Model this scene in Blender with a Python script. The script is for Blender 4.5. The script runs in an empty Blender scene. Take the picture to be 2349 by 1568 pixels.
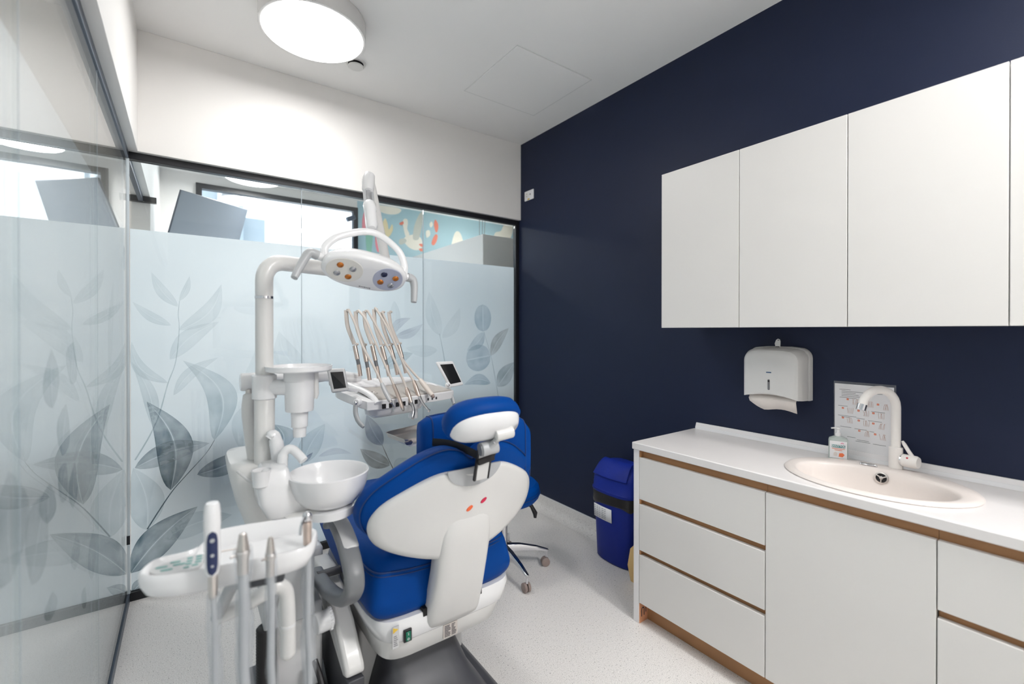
import bpy, bmesh, math, random
from mathutils import Vector, Matrix
random.seed(7)
PI = math.pi
R = math.radians

scene = bpy.context.scene
C = scene.collection

# ------------------------------------------------------------------ camera
cam_data = bpy.data.cameras.new('camera')
cam = bpy.data.objects.new('camera', cam_data)
C.objects.link(cam)
cam.location = (0.0, 0.0, 1.40)
cam.rotation_euler = (R(90 - 0.2), 0, R(-35.89))
cam_data.sensor_width = 36
cam_data.lens = 36 * 1033.0 / 2349.0
cam_data.shift_y = -22.5 / 2349.0
cam_data.clip_start = 0.02
cam_data.dof.use_dof = True
cam_data.dof.focus_distance = 2.1
cam_data.dof.aperture_fstop = 1.6
scene.camera = cam

# ------------------------------------------------------------------ world and exposure
world = bpy.data.worlds.new('world')
scene.world = world
world.use_nodes = True
wn = world.node_tree
wn.nodes.clear()
wo = wn.nodes.new('ShaderNodeOutputWorld')
wb = wn.nodes.new('ShaderNodeBackground')
wb.inputs['Color'].default_value = (0.86, 0.93, 1.0, 1)
wb.inputs['Strength'].default_value = 1.6
wn.links.new(wb.outputs[0], wo.inputs[0])
scene.view_settings.view_transform = 'Standard'
scene.view_settings.look = 'None'
scene.view_settings.gamma = 1
scene.view_settings.use_curve_mapping = False
scene.view_settings.exposure = 1.08
LAMP_GLOW = 2.6            # emission of the lamp diffusers
LAMP_WATTS = 15.0          # light thrown down by each round ceiling lamp
LAMP_SPREAD = 180          # its beam angle
scene.cycles.use_light_tree = False
scene.cycles.max_bounces = 10
scene.cycles.diffuse_bounces = 5
scene.cycles.glossy_bounces = 4
scene.cycles.transparent_max_bounces = 14
scene.cycles.sample_clamp_indirect = 8

# ------------------------------------------------------------------ materials
def srgb(r, g, b):
    def f(c):
        c /= 255.0
        return c / 12.92 if c <= 0.04045 else ((c + 0.055) / 1.055) ** 2.4
    return (f(r), f(g), f(b), 1.0)

MATS = {}
def mat(name, col, rough=0.5, metal=0.0, var=0.03, scale=30.0, bump=0.0, coat=0.0, spec=0.5, emit=0.0, bscale=None):
    m = bpy.data.materials.new(name)
    m.use_nodes = True
    nt = m.node_tree
    p = nt.nodes['Principled BSDF']
    p.inputs['Roughness'].default_value = rough
    p.inputs['Metallic'].default_value = metal
    p.inputs['Specular IOR Level'].default_value = spec
    p.inputs['Coat Weight'].default_value = coat
    p.inputs['Coat Roughness'].default_value = 0.08
    c = srgb(*col)
    tc = nt.nodes.new('ShaderNodeTexCoord')
    nz = nt.nodes.new('ShaderNodeTexNoise')
    nz.inputs['Scale'].default_value = scale
    nz.inputs['Detail'].default_value = 3
    nt.links.new(tc.outputs['Object'], nz.inputs['Vector'])
    mx = nt.nodes.new('ShaderNodeMix')
    mx.data_type = 'RGBA'
    mx.inputs['A'].default_value = tuple(x * (1 - var) for x in c[:3]) + (1,)
    mx.inputs['B'].default_value = tuple(min(1, x * (1 + var)) for x in c[:3]) + (1,)
    nt.links.new(nz.outputs['Fac'], mx.inputs['Factor'])
    nt.links.new(mx.outputs['Result'], p.inputs['Base Color'])
    if bump:
        bp = nt.nodes.new('ShaderNodeBump')
        bp.inputs['Strength'].default_value = bump
        bp.inputs['Distance'].default_value = 0.002
        n2 = nt.nodes.new('ShaderNodeTexNoise')
        n2.inputs['Scale'].default_value = bscale or scale * 8
        nt.links.new(tc.outputs['Object'], n2.inputs['Vector'])
        nt.links.new(n2.outputs['Fac'], bp.inputs['Height'])
        nt.links.new(bp.outputs['Normal'], p.inputs['Normal'])
    if emit:
        p.inputs['Emission Color'].default_value = c
        p.inputs['Emission Strength'].default_value = emit
    MATS[name] = m
    return m

mat('wall_white', (236, 234, 231), 0.6, var=0.01, scale=2, bump=0.05, bscale=220)
mat('ceiling_white', (249, 248, 246), 0.75, var=0.008, scale=1.5)
mat('navy', (30, 38, 62), 0.46, var=0.05, scale=3, bump=0.15, bscale=330, spec=0.24)
mat('cab_white', (222, 220, 217), 0.38, var=0.008, scale=3)
mat('cab_edge', (233, 231, 232), 0.35, var=0.008)
mat('worktop', (226, 223, 222), 0.28, var=0.015, scale=60)
mat('wood', (170, 124, 84), 0.5, var=0.12, scale=14)
mat('wood_light', (222, 160, 122), 0.6, var=0.06, scale=14)
mat('black_metal', (20, 21, 27), 0.38, var=0.1)
mat('slate_metal', (70, 80, 95), 0.35, metal=0.3, var=0.05)
mat('plastic_white', (232, 232, 233), 0.22, var=0.008, coat=0.35)
mat('plastic_warm', (219, 218, 216), 0.3, var=0.01, coat=0.2)
mat('plastic_grey', (178, 180, 182), 0.35, var=0.02)
mat('panel_beige', (186, 180, 174), 0.38, var=0.02)
mat('grey_mid', (120, 122, 125), 0.38, var=0.03)
mat('grey_dark', (74, 75, 80), 0.42, var=0.04)
mat('grey_light', (200, 200, 200), 0.35, var=0.02)
mat('chrome', (215, 215, 218), 0.12, metal=1.0, var=0.02)
mat('steel', (214, 208, 203), 0.34, metal=1.0, var=0.04)
mat('rose_steel', (206, 190, 180), 0.3, metal=0.8, var=0.03)
mat('hose_beige', (214, 205, 197), 0.45, var=0.02)
mat('leather', (0, 64, 140), 0.48, var=0.05, scale=12, bump=0.18, bscale=500, spec=0.10)
mat('leather_seam', (8, 48, 108), 0.5, var=0.05)
mat('black_cloth', (16, 16, 20), 0.6, var=0.15, scale=200)
mat('black_rubber', (30, 28, 30), 0.5, var=0.1)
mat('black_glass', (14, 15, 20), 0.06, var=0.02)
mat('bin_blue', (24, 44, 138), 0.45, var=0.05, bump=0.1, bscale=400, spec=0.18)
mat('bag_black', (22, 20, 22), 0.3, var=0.2, bump=0.6, bscale=40)
mat('paper', (236, 236, 238), 0.6, var=0.01)
mat('paper_warm', (222, 214, 208), 0.6, var=0.02)
mat('kraft', (212, 178, 120), 0.7, var=0.1)
mat('ink_grey', (120, 120, 124), 0.7, var=0.05)
mat('ink_dark', (44, 46, 58), 0.7, var=0.05)
mat('ink_blue', (60, 100, 150), 0.6, var=0.05)
mat('ink_orange', (232, 120, 76), 0.6, var=0.05)
mat('ink_skin', (206, 176, 164), 0.7, var=0.05)
mat('ink_teal', (124, 172, 168), 0.6, var=0.05)
mat('label_teal', (14, 128, 128), 0.5, var=0.05)
mat('label_pink', (214, 96, 140), 0.5, var=0.05)
mat('dot_orange', (238, 104, 52), 0.4, var=0.02)
mat('dot_red', (206, 24, 74), 0.4, var=0.02)
mat('warn_yellow', (226, 188, 66), 0.5, var=0.02)
mat('switch_green', (8, 110, 84), 0.25, var=0.05)
mat('sink_white', (222, 214, 209), 0.34, var=0.015, scale=120)
mat('tap_white', (238, 234, 230), 0.36, var=0.01)
mat('castor', (146, 130, 124), 0.4, var=0.05)
mat('navy_plastic', (32, 44, 84), 0.3, var=0.05)
mat('red_ink', (200, 40, 60), 0.5)
mat('amber', (196, 120, 52), 0.12, var=0.3, scale=60, metal=0.5)
mat('lens_dark', (52, 56, 84), 0.1, metal=0.4, var=0.2)
mat('lens_grey', (170, 172, 176), 0.12, metal=0.6, var=0.1)
mat('reflector_warm', (222, 220, 214), 0.2, var=0.03)
mat('reflector_cool', (176, 180, 198), 0.2, var=0.03)
mat('mural_blue', (172, 204, 214), 0.7, var=0.06, scale=3)
mat('mural_cream', (240, 236, 224), 0.7, var=0.03)
mat('mural_yellow', (236, 222, 182), 0.7, var=0.05)
mat('mural_coral', (236, 140, 120), 0.7, var=0.08)
mat('mural_pink', (240, 150, 160), 0.7, var=0.08)
mat('mural_green', (150, 200, 180), 0.7, var=0.08)
mat('mural_line', (200, 204, 196), 0.7, var=0.03)
mat('monitor_grey', (98, 108, 122), 0.4, var=0.03)
mat('facade', (150, 160, 168), 0.8, var=0.04, scale=1)
mat('facade_dark', (112, 124, 134), 0.6, var=0.04)
mat('sensor_white', (230, 229, 226), 0.5)
mat('hatch_line', (228, 228, 226), 0.7)
mat('seal', (182, 190, 196), 0.5)
mat('dark_gap', (18, 16, 20), 0.6)
mat('next_navy', (52, 74, 104), 0.5)
mat('next_blue', (86, 134, 178), 0.5)

def lamp_mat():
    m = bpy.data.materials.new('lamp_diffuser')
    m.use_nodes = True
    nt = m.node_tree
    nt.nodes.clear()
    o = nt.nodes.new('ShaderNodeOutputMaterial')
    e = nt.nodes.new('ShaderNodeEmission')
    e.inputs['Color'].default_value = (1.0, 0.985, 0.972, 1)
    e.inputs['Strength'].default_value = LAMP_GLOW
    nt.links.new(e.outputs[0], o.inputs[0])
    MATS['lamp_diffuser'] = m
lamp_mat()

def floor_mat():
    m = bpy.data.materials.new('speckled_vinyl')
    m.use_nodes = True
    nt = m.node_tree
    p = nt.nodes['Principled BSDF']
    p.inputs['Roughness'].default_value = 0.42
    tc = nt.nodes.new('ShaderNodeTexCoord')
    n1 = nt.nodes.new('ShaderNodeTexNoise'); n1.inputs['Scale'].default_value = 320; n1.inputs['Detail'].default_value = 2
    n2 = nt.nodes.new('ShaderNodeTexNoise'); n2.inputs['Scale'].default_value = 140; n2.inputs['Detail'].default_value = 4
    n3 = nt.nodes.new('ShaderNodeTexNoise'); n3.inputs['Scale'].default_value = 1.2
    r1 = nt.nodes.new('ShaderNodeValToRGB')
    r1.color_ramp.elements[0].position = 0.40; r1.color_ramp.elements[0].color = srgb(216, 212, 209)
    r1.color_ramp.elements[1].position = 0.60; r1.color_ramp.elements[1].color = srgb(246, 243, 240)
    r2 = nt.nodes.new('ShaderNodeValToRGB')
    r2.color_ramp.elements[0].position = 0.30; r2.color_ramp.elements[0].color = (0.50, 0.50, 0.50, 1)
    r2.color_ramp.elements[1].position = 0.40; r2.color_ramp.elements[1].color = (1, 1, 1, 1)
    r3 = nt.nodes.new('ShaderNodeValToRGB')
    r3.color_ramp.elements[0].color = (0.95, 0.95, 0.95, 1)
    r3.color_ramp.elements[1].color = (1, 1, 1, 1)
    for n in (n1, n2, n3):
        nt.links.new(tc.outputs['Object'], n.inputs['Vector'])
    nt.links.new(n1.outputs['Fac'], r1.inputs['Fac'])
    nt.links.new(n2.outputs['Fac'], r2.inputs['Fac'])
    nt.links.new(n3.outputs['Fac'], r3.inputs['Fac'])
    a = nt.nodes.new('ShaderNodeMix'); a.data_type = 'RGBA'; a.blend_type = 'MULTIPLY'; a.inputs['Factor'].default_value = 1
    b = nt.nodes.new('ShaderNodeMix'); b.data_type = 'RGBA'; b.blend_type = 'MULTIPLY'; b.inputs['Factor'].default_value = 1
    nt.links.new(r1.outputs['Color'], a.inputs['A']); nt.links.new(r2.outputs['Color'], a.inputs['B'])
    nt.links.new(a.outputs['Result'], b.inputs['A']); nt.links.new(r3.outputs['Color'], b.inputs['B'])
    nt.links.new(b.outputs['Result'], p.inputs['Base Color'])
    MATS['floor'] = m
floor_mat()

def glass_mat(name, tint, edge=False):
    """clear architectural glass: straight-through transparency with a Fresnel reflection on each face"""
    m = bpy.data.materials.new(name)
    m.use_nodes = True
    nt = m.node_tree
    nt.nodes.clear()
    o = nt.nodes.new('ShaderNodeOutputMaterial')
    g = nt.nodes.new('ShaderNodeBsdfGlossy'); g.inputs['Roughness'].default_value = 0.0
    t = nt.nodes.new('ShaderNodeBsdfTransparent'); t.inputs['Color'].default_value = tint
    geo = nt.nodes.new('ShaderNodeNewGeometry')
    ior = nt.nodes.new('ShaderNodeMix'); ior.data_type = 'FLOAT'
    ior.inputs[2].default_value = 1.5; ior.inputs[3].default_value = 1 / 1.5
    nt.links.new(geo.outputs['Backfacing'], ior.inputs[0])
    fr = nt.nodes.new('ShaderNodeFresnel')
    nt.links.new(ior.outputs[0], fr.inputs['IOR'])
    nz = nt.nodes.new('ShaderNodeTexNoise'); nz.inputs['Scale'].default_value = 2.0
    bp = nt.nodes.new('ShaderNodeBump'); bp.inputs['Strength'].default_value = 0.002
    nt.links.new(nz.outputs['Fac'], bp.inputs['Height'])
    nt.links.new(bp.outputs['Normal'], g.inputs['Normal'])
    mx = nt.nodes.new('ShaderNodeMixShader')
    nt.links.new(fr.outputs[0], mx.inputs[0])
    nt.links.new(t.outputs[0], mx.inputs[1])
    nt.links.new(g.outputs[0], mx.inputs[2])
    nt.links.new(mx.outputs[0], o.inputs[0])
    MATS[name] = m
glass_mat('glass', (0.965, 0.985, 0.985, 1))
glass_mat('window_glass', (0.97, 0.985, 0.99, 1))

def film_mat():
    m = bpy.data.materials.new('frosted_film')
    m.use_nodes = True
    nt = m.node_tree
    nt.nodes.clear()
    o = nt.nodes.new('ShaderNodeOutputMaterial')
    tr = nt.nodes.new('ShaderNodeBsdfTranslucent'); tr.inputs['Color'].default_value = srgb(226, 238, 243)
    df = nt.nodes.new('ShaderNodeBsdfDiffuse'); df.inputs['Color'].default_value = srgb(228, 235, 239)
    nz = nt.nodes.new('ShaderNodeTexNoise'); nz.inputs['Scale'].default_value = 1.4; nz.inputs['Detail'].default_value = 3
    tc = nt.nodes.new('ShaderNodeTexCoord')
    nt.links.new(tc.outputs['Object'], nz.inputs['Vector'])
    rp = nt.nodes.new('ShaderNodeValToRGB')
    rp.color_ramp.elements[0].position = 0.35; rp.color_ramp.elements[0].color = srgb(225, 232, 238)
    rp.color_ramp.elements[1].position = 0.65; rp.color_ramp.elements[1].color = srgb(240, 243, 246)
    nt.links.new(nz.outputs['Fac'], rp.inputs['Fac'])
    nt.links.new(rp.outputs['Color'], tr.inputs['Color'])
    mx = nt.nodes.new('ShaderNodeMixShader'); mx.inputs[0].default_value = 0.38
    nt.links.new(tr.outputs[0], mx.inputs[1]); nt.links.new(df.outputs[0], mx.inputs[2])
    nt.links.new(mx.outputs[0], o.inputs[0])
    MATS['film'] = m
film_mat()

TINTS = [(150, 176, 184), (84, 118, 132), (120, 160, 184), (124, 132, 164), (134, 130, 124)]
def leaf_mat(i, dark):
    """transparent printing ink: tints the film it is printed on"""
    key = 'leaf_ink_%d_%d' % (i, round(dark * 20))
    if key in MATS:
        return MATS[key]
    m = bpy.data.materials.new(key)
    m.use_nodes = True
    nt = m.node_tree
    nt.nodes.clear()
    o = nt.nodes.new('ShaderNodeOutputMaterial')
    t = nt.nodes.new('ShaderNodeBsdfTransparent')
    at = nt.nodes.new('ShaderNodeAttribute'); at.attribute_name = 'ink'
    tc = nt.nodes.new('ShaderNodeTexCoord')
    nz = nt.nodes.new('ShaderNodeTexNoise'); nz.inputs['Scale'].default_value = 9; nz.inputs['Detail'].default_value = 6
    nt.links.new(tc.outputs['Object'], nz.inputs['Vector'])
    ml = nt.nodes.new('ShaderNodeMath'); ml.operation = 'MULTIPLY'
    nt.links.new(at.outputs['Fac'], ml.inputs[0]); nt.links.new(nz.outputs['Fac'], ml.inputs[1])
    m2 = nt.nodes.new('ShaderNodeMath'); m2.operation = 'MULTIPLY'; m2.inputs[1].default_value = 2.0 * dark; m2.use_clamp = True
    nt.links.new(ml.outputs[0], m2.inputs[0])
    mx = nt.nodes.new('ShaderNodeMix'); mx.data_type = 'RGBA'
    mx.inputs['A'].default_value = (1, 1, 1, 1)
    mx.inputs['B'].default_value = srgb(*TINTS[i])
    nt.links.new(m2.outputs[0], mx.inputs['Factor'])
    nt.links.new(mx.outputs['Result'], t.inputs['Color'])
    nt.links.new(t.outputs[0], o.inputs[0])
    MATS[key] = m
    return m

def sleeve_mat(name, col, alpha):
    m = bpy.data.materials.new(name)
    m.use_nodes = True
    nt = m.node_tree
    nt.nodes.clear()
    o = nt.nodes.new('ShaderNodeOutputMaterial')
    t = nt.nodes.new('ShaderNodeBsdfTransparent'); t.inputs['Color'].default_value = (0.95, 0.96, 0.97, 1)
    p = nt.nodes.new('ShaderNodeBsdfPrincipled')
    p.inputs['Base Color'].default_value = srgb(*col); p.inputs['Roughness'].default_value = 0.2
    nz = nt.nodes.new('ShaderNodeTexNoise'); nz.inputs['Scale'].default_value = 60
    bp = nt.nodes.new('ShaderNodeBump'); bp.inputs['Strength'].default_value = 0.5; bp.inputs['Distance'].default_value = 0.003
    nt.links.new(nz.outputs['Fac'], bp.inputs['Height']); nt.links.new(bp.outputs['Normal'], p.inputs['Normal'])
    mx = nt.nodes.new('ShaderNodeMixShader'); mx.inputs[0].default_value = alpha
    nt.links.new(t.outputs[0], mx.inputs[1]); nt.links.new(p.outputs[0], mx.inputs[2])
    nt.links.new(mx.outputs[0], o.inputs[0])
    MATS[name] = m
sleeve_mat('clear_sleeve', (226, 230, 234), 0.17)
sleeve_mat('clear_plastic', (214, 226, 220), 0.6)
sleeve_mat('poly_pocket', (150, 154, 164), 0.3)
sleeve_mat('corner_plastic', (226, 236, 242), 0.8)

# ------------------------------------------------------------------ mesh helpers
class MB:
    def __init__(self):
        self.bm = bmesh.new()
    def face(self, pts):
        vs = [self.bm.verts.new(p) for p in pts]
        try:
            return self.bm.faces.new(vs)
        except ValueError:
            return None
    def box(self, x0, x1, y0, y1, z0, z1):
        v = [self.bm.verts.new((x, y, z)) for x in (x0, x1) for y in (y0, y1) for z in (z0, z1)]
        for f in ((0, 1, 3, 2), (4, 6, 7, 5), (0, 4, 5, 1), (2, 3, 7, 6), (0, 2, 6, 4), (1, 5, 7, 3)):
            self.bm.faces.new([v[i] for i in f])
        return self
    def obox(self, c, size, M=None):
        M = M or Matrix.Identity(3)
        c = Vector(c)
        v = [self.bm.verts.new(c + M @ Vector((sx * size[0] / 2, sy * size[1] / 2, sz * size[2] / 2))) for sx in (-1, 1) for sy in (-1, 1) for sz in (-1, 1)]
        for f in ((0, 1, 3, 2), (4, 6, 7, 5), (0, 4, 5, 1), (2, 3, 7, 6), (0, 2, 6, 4), (1, 5, 7, 3)):
            self.bm.faces.new([v[i] for i in f])
        return self
    def prism(self, poly, vec):
        vec = Vector(vec)
        a = [self.bm.verts.new(Vector(p)) for p in poly]
        b = [self.bm.verts.new(Vector(p) + vec) for p in poly]
        n = len(a)
        self.bm.faces.new(a); self.bm.faces.new(b[::-1])
        for i in range(n):
            self.bm.faces.new((a[i], b[i], b[(i + 1) % n], a[(i + 1) % n]))
        return self
    def loft(self, rings, cap=True, cap_first=True):
        rv = [[self.bm.verts.new(Vector(p)) for p in r] for r in rings]
        n = len(rv[0])
        for k in range(len(rv) - 1):
            for i in range(n):
                self.bm.faces.new((rv[k][i], rv[k][(i + 1) % n], rv[k + 1][(i + 1) % n], rv[k + 1][i]))
        if cap:
            if cap_first:
                self.bm.faces.new(rv[0][::-1])
            self.bm.faces.new(rv[-1])
        return self
    def grid(self, rows):
        rv = [[self.bm.verts.new(Vector(p)) for p in r] for r in rows]
        for k in range(len(rv) - 1):
            for i in range(len(rv[0]) - 1):
                self.bm.faces.new((rv[k][i], rv[k][i + 1], rv[k + 1][i + 1], rv[k + 1][i]))
        return self
    def tube(self, pts, r, seg=12, cap=True, flat=1.0, ref=None):
        pts = [Vector(p) for p in pts]
        rs = r if isinstance(r, (list, tuple)) else [r] * len(pts)
        rings = []
        up = None
        for i, p in enumerate(pts):
            d = (pts[min(i + 1, len(pts) - 1)] - pts[max(i - 1, 0)]).normalized()
            if up is None:
                up = Vector(ref) if ref else (Vector((0, 0, 1)) if abs(d.z) < 0.9 else Vector((1, 0, 0)))
            up = (up - d * up.dot(d)).normalized()
            s = d.cross(up)
            rings.append([p + (s * math.cos(2 * PI * k / seg) + up * flat * math.sin(2 * PI * k / seg)) * rs[i] for k in range(seg)])
        return self.loft(rings, cap)
    def lathe(self, prof, c, axis=(0, 0, 1), seg=28, cap=True, sx=1.0, sy=1.0):
        ax = Vector(axis).normalized()
        q = ax.to_track_quat('Z', 'Y').to_matrix()
        c = Vector(c)
        rings = [[c + q @ Vector((rr * sx * math.cos(2 * PI * k / seg), rr * sy * math.sin(2 * PI * k / seg), zz)) for k in range(seg)] for rr, zz in prof]
        return self.loft(rings, cap)
    def cyl(self, a, b, r, seg=20):
        return self.tube([a, b], r, seg)
    def ball(self, c, r, M=None, seg=20, rows=12):
        M = M or Matrix.Identity(3)
        c = Vector(c)
        rr = r if isinstance(r, (list, tuple)) else (r, r, r)
        rings = []
        for j in range(1, rows):
            t = PI * j / rows
            rings.append([c + M @ Vector((rr[0] * math.sin(t) * math.cos(2 * PI * k / seg), rr[1] * math.sin(t) * math.sin(2 * PI * k / seg), -rr[2] * math.cos(t))) for k in range(seg)])
        return self.loft(rings)

def spline(pts, n=8, closed=False):
    """Catmull-Rom through the points"""
    P = [Vector(p) for p in pts]
    out = []
    m = len(P)
    rng = range(m) if closed else range(m - 1)
    for i in rng:
        p0 = P[(i - 1) % m] if closed else P[max(i - 1, 0)]
        p1 = P[i]; p2 = P[(i + 1) % m]
        p3 = P[(i + 2) % m] if closed else P[min(i + 2, m - 1)]
        for k in range(n):
            t = k / n
            out.append(0.5 * ((2 * p1) + (p2 - p0) * t + (2 * p0 - 5 * p1 + 4 * p2 - p3) * t * t + (3 * p1 - p0 - 3 * p2 + p3) * t ** 3))
    if not closed:
        out.append(P[-1])
    return out

def ensure(m):
    return MATS[m] if isinstance(m, str) else m

def base_of(parent):
    b = Vector((0, 0, 0))
    while parent is not None:
        b = b + Vector(parent.location)
        parent = parent.parent
    return b

def obj(name, mb, m, parent=None, sharp=35, bevel=0.0, bseg=2, sub=0, label=None, smooth=True):
    """one mesh object; geometry is given in world coordinates"""
    me = bpy.data.meshes.new(name)
    bm = mb.bm
    off = base_of(parent)
    if off.length > 0:
        bmesh.ops.translate(bm, verts=bm.verts, vec=-off)
    bmesh.ops.recalc_face_normals(bm, faces=bm.faces)
    bm.to_mesh(me); bm.free()
    me.materials.append(ensure(m))
    if smooth:
        me.shade_smooth()
        if not sub:
            me.set_sharp_from_angle(angle=R(sharp))
    o = bpy.data.objects.new(name, me)
    C.objects.link(o)
    if parent is not None:
        o.parent = parent
    if bevel:
        b = o.modifiers.new('bevel', 'BEVEL')
        b.width = bevel; b.segments = bseg; b.limit_method = 'ANGLE'; b.angle_limit = R(40)
        b.harden_normals = False
    if sub:
        s = o.modifiers.new('subdivision', 'SUBSURF')
        s.levels = sub; s.render_levels = sub
    if label:
        o['label'] = label
    return o

def tag(o, label, cat, group=None):
    o['label'] = label; o['category'] = cat
    if group:
        o['group'] = group
    return o

def thing(name, label, cat, loc=(0, 0, 0), group=None):
    o = bpy.data.objects.new(name, None)
    C.objects.link(o)
    o.location = loc
    o.empty_display_size = 0.05
    return tag(o, label, cat, group)

def struct(name, mb, m, parent=None, **k):
    o = obj(name, mb, m, parent, **k)
    if parent is None:
        o['kind'] = 'structure'
    return o

def box(x0, x1, y0, y1, z0, z1):
    return MB().box(x0, x1, y0, y1, z0, z1)

def text(name, body, size, origin, xdir, ydir, m, parent, depth=0.0004, align='CENTER', bold=0.0):
    cu = bpy.data.curves.new(name, 'FONT')
    cu.body = body; cu.size = size; cu.align_x = align; cu.align_y = 'CENTER'; cu.extrude = depth; cu.offset = bold
    cu.resolution_u = 3
    tmp = bpy.data.objects.new(name, cu)
    C.objects.link(tmp)
    dg = bpy.context.evaluated_depsgraph_get()
    me = bpy.data.meshes.new_from_object(tmp.evaluated_get(dg))
    C.objects.unlink(tmp); bpy.data.objects.remove(tmp); bpy.data.curves.remove(cu)
    x = Vector(xdir).normalized(); y = Vector(ydir).normalized(); z = x.cross(y)
    Mx = Matrix((x, y, z)).transposed().to_4x4()
    Mx.translation = Vector(origin) - base_of(parent)
    me.transform(Mx)
    me.name = name
    me.materials.clear(); me.materials.append(ensure(m))
    o = bpy.data.objects.new(name, me)
    C.objects.link(o); o.parent = parent
    return o

def superring(cx, cz, w, h, n=4.0, seg=40, fy=None, y=0.0):
    """rounded-rectangle ring in the XZ plane at depth y (or fy(x, z))"""
    out = []
    for k in range(seg):
        t = 2 * PI * k / seg
        c, s = math.cos(t), math.sin(t)
        x = cx + w * math.copysign(abs(c) ** (2 / n), c)
        z = cz + h * math.copysign(abs(s) ** (2 / n), s)
        out.append((x, fy(x, z) if fy else y, z))
    return out

# ================================================================== THE SETTING
W = 2.27      # inner face of the navy wall
H = 2.95      # ceiling
XG = -0.243   # inner face of the side glass
YG = 3.05     # inner face of the end glass
BULK = 2.322  # underside of the bulkheads over the glass

struct('floor', box(-3.2, 6.2, -1.9, 5.55, -0.12, 0.0), 'floor')
cl = MB()
cl.box(-3.2, 6.2, -1.9, 5.55, H, H + 0.12)
ceiling = struct('ceiling', cl, 'ceiling_white')
struct('wall_right', box(W, W + 0.06, -1.8, 3.115, 0, H), 'navy')
struct('wall_rear', box(-3.2, 6.2, -1.9, -1.8, 0, H), 'wall_white')
struct('wall_far', box(-0.30, W, 3.01, 3.11, BULK, H), 'wall_white', bevel=0.002)
struct('wall_left', box(-0.30, -0.20, -1.8, 3.01, BULK, H), 'wall_white', bevel=0.002)
mbx = box(-0.30, -0.20, 3.11, 5.45, BULK, H)
mbx.box(-0.30, -0.20, 4.02, 5.45, 0, BULK)
struct('wall_left_beyond', mbx, 'wall_white')
struct('wall_side_room', box(-3.2, -3.1, -1.8, 5.45, 0, H), 'wall_white')
struct('wall_east', box(6.1, 6.2, -1.8, 5.45, 0, H), 'wall_white')
struct('wall_behind_navy', box(W + 0.06, W + 0.10, -1.8, 3.115, 0, H), 'wall_white')

# access hatch in the ceiling: a frame line and a flush lid hung from it
hx0, hx1, hy0, hy1 = 1.46, 2.03, 1.97, 2.54
t_h = thing('ceiling_hatch', 'white square access hatch flush in the ceiling near the navy wall', 'hatch', ((hx0 + hx1) / 2, (hy0 + hy1) / 2, H))
obj('lid', box(hx0 + .003, hx1 - .003, hy0 + .003, hy1 - .003, H - 0.0035, H), 'ceiling_white', t_h, bevel=0.001)
fr = MB()
for a in ((hx0 - .004, hx0 + .0015, hy0, hy1), (hx1 - .0015, hx1 + .004, hy0, hy1), (hx0 - .004, hx1 + .004, hy0 - .004, hy0 + .0015), (hx0 - .004, hx1 + .004, hy1 - .0015, hy1 + .004)):
    fr.box(a[0], a[1], a[2], a[3], H - 0.0022, H)
obj('frame', fr, 'hatch_line', t_h)

# coved skirting of the vinyl floor along the navy wall
prof = [(W, 0.103), (W - 0.004, 0.103), (W - 0.005, 0.06)]
for k in range(8):
    a = PI / 2 * k / 7
    prof.append((W - 0.005 - 0.055 * (1 - math.cos(a)), 0.06 - 0.055 * math.sin(a)))
prof += [(W - 0.07, 0.001), (W, 0.001)]
sk = MB(); sk.prism([(x, 1.44, z) for x, z in prof], (0, 3.03 - 1.44, 0))
struct('baseboard_right', sk, 'floor', sharp=50)
struct('trim_1', box(W - 0.0065, W, 1.44, 3.03, 0.1032, 0.1075), 'paper', label='thin white cap line along the top of the vinyl skirting')

# rails and jamb of the glass partitions
struct('trim_2', box(-0.262, W, 3.035, 3.075, 2.285, BULK), 'black_metal', bevel=0.0015, label='black head rail over the end glass')
struct('trim_3', box(-0.262, W, 3.035, 3.075, 0.0, 0.045), 'black_metal', bevel=0.0015, label='black floor rail under the end glass')
struct('trim_4', box(2.236, W, 3.035, 3.075, 0.045, 2.285), 'black_metal', bevel=0.0015, label='black jamb between end glass and navy wall')
struct('trim_5', box(-0.262, -0.238, -1.8, 3.035, 2.285, BULK), 'slate_metal', bevel=0.0015, label='slate head rail over the side glass')
struct('trim_6', box(-0.262, -0.238, -1.8, 3.035, 0.0, 0.045), 'slate_metal', bevel=0.0015, label='slate floor rail under the side glass')
struct('trim_7', box(-0.262, -0.238, 3.09, 3.98, 2.285, BULK), 'slate_metal', label='slate head rail continuing in the next room')
struct('trim_8', box(-0.247, -0.236, 3.03, 3.041, 0.045, 2.285), 'corner_plastic', label='clear strip joining the two glass walls in the corner')
struct('trim_10', box(-0.25, -0.2365, 3.027, 3.043, 0.30, 0.345), 'black_metal', label='dark clip on the corner strip of the glass')
struct('trim_9', box(-0.36, -0.165, 3.98, 4.018, 2.282, BULK - 0.001), 'black_metal', label='black rail across the end of the side glass beyond')

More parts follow.
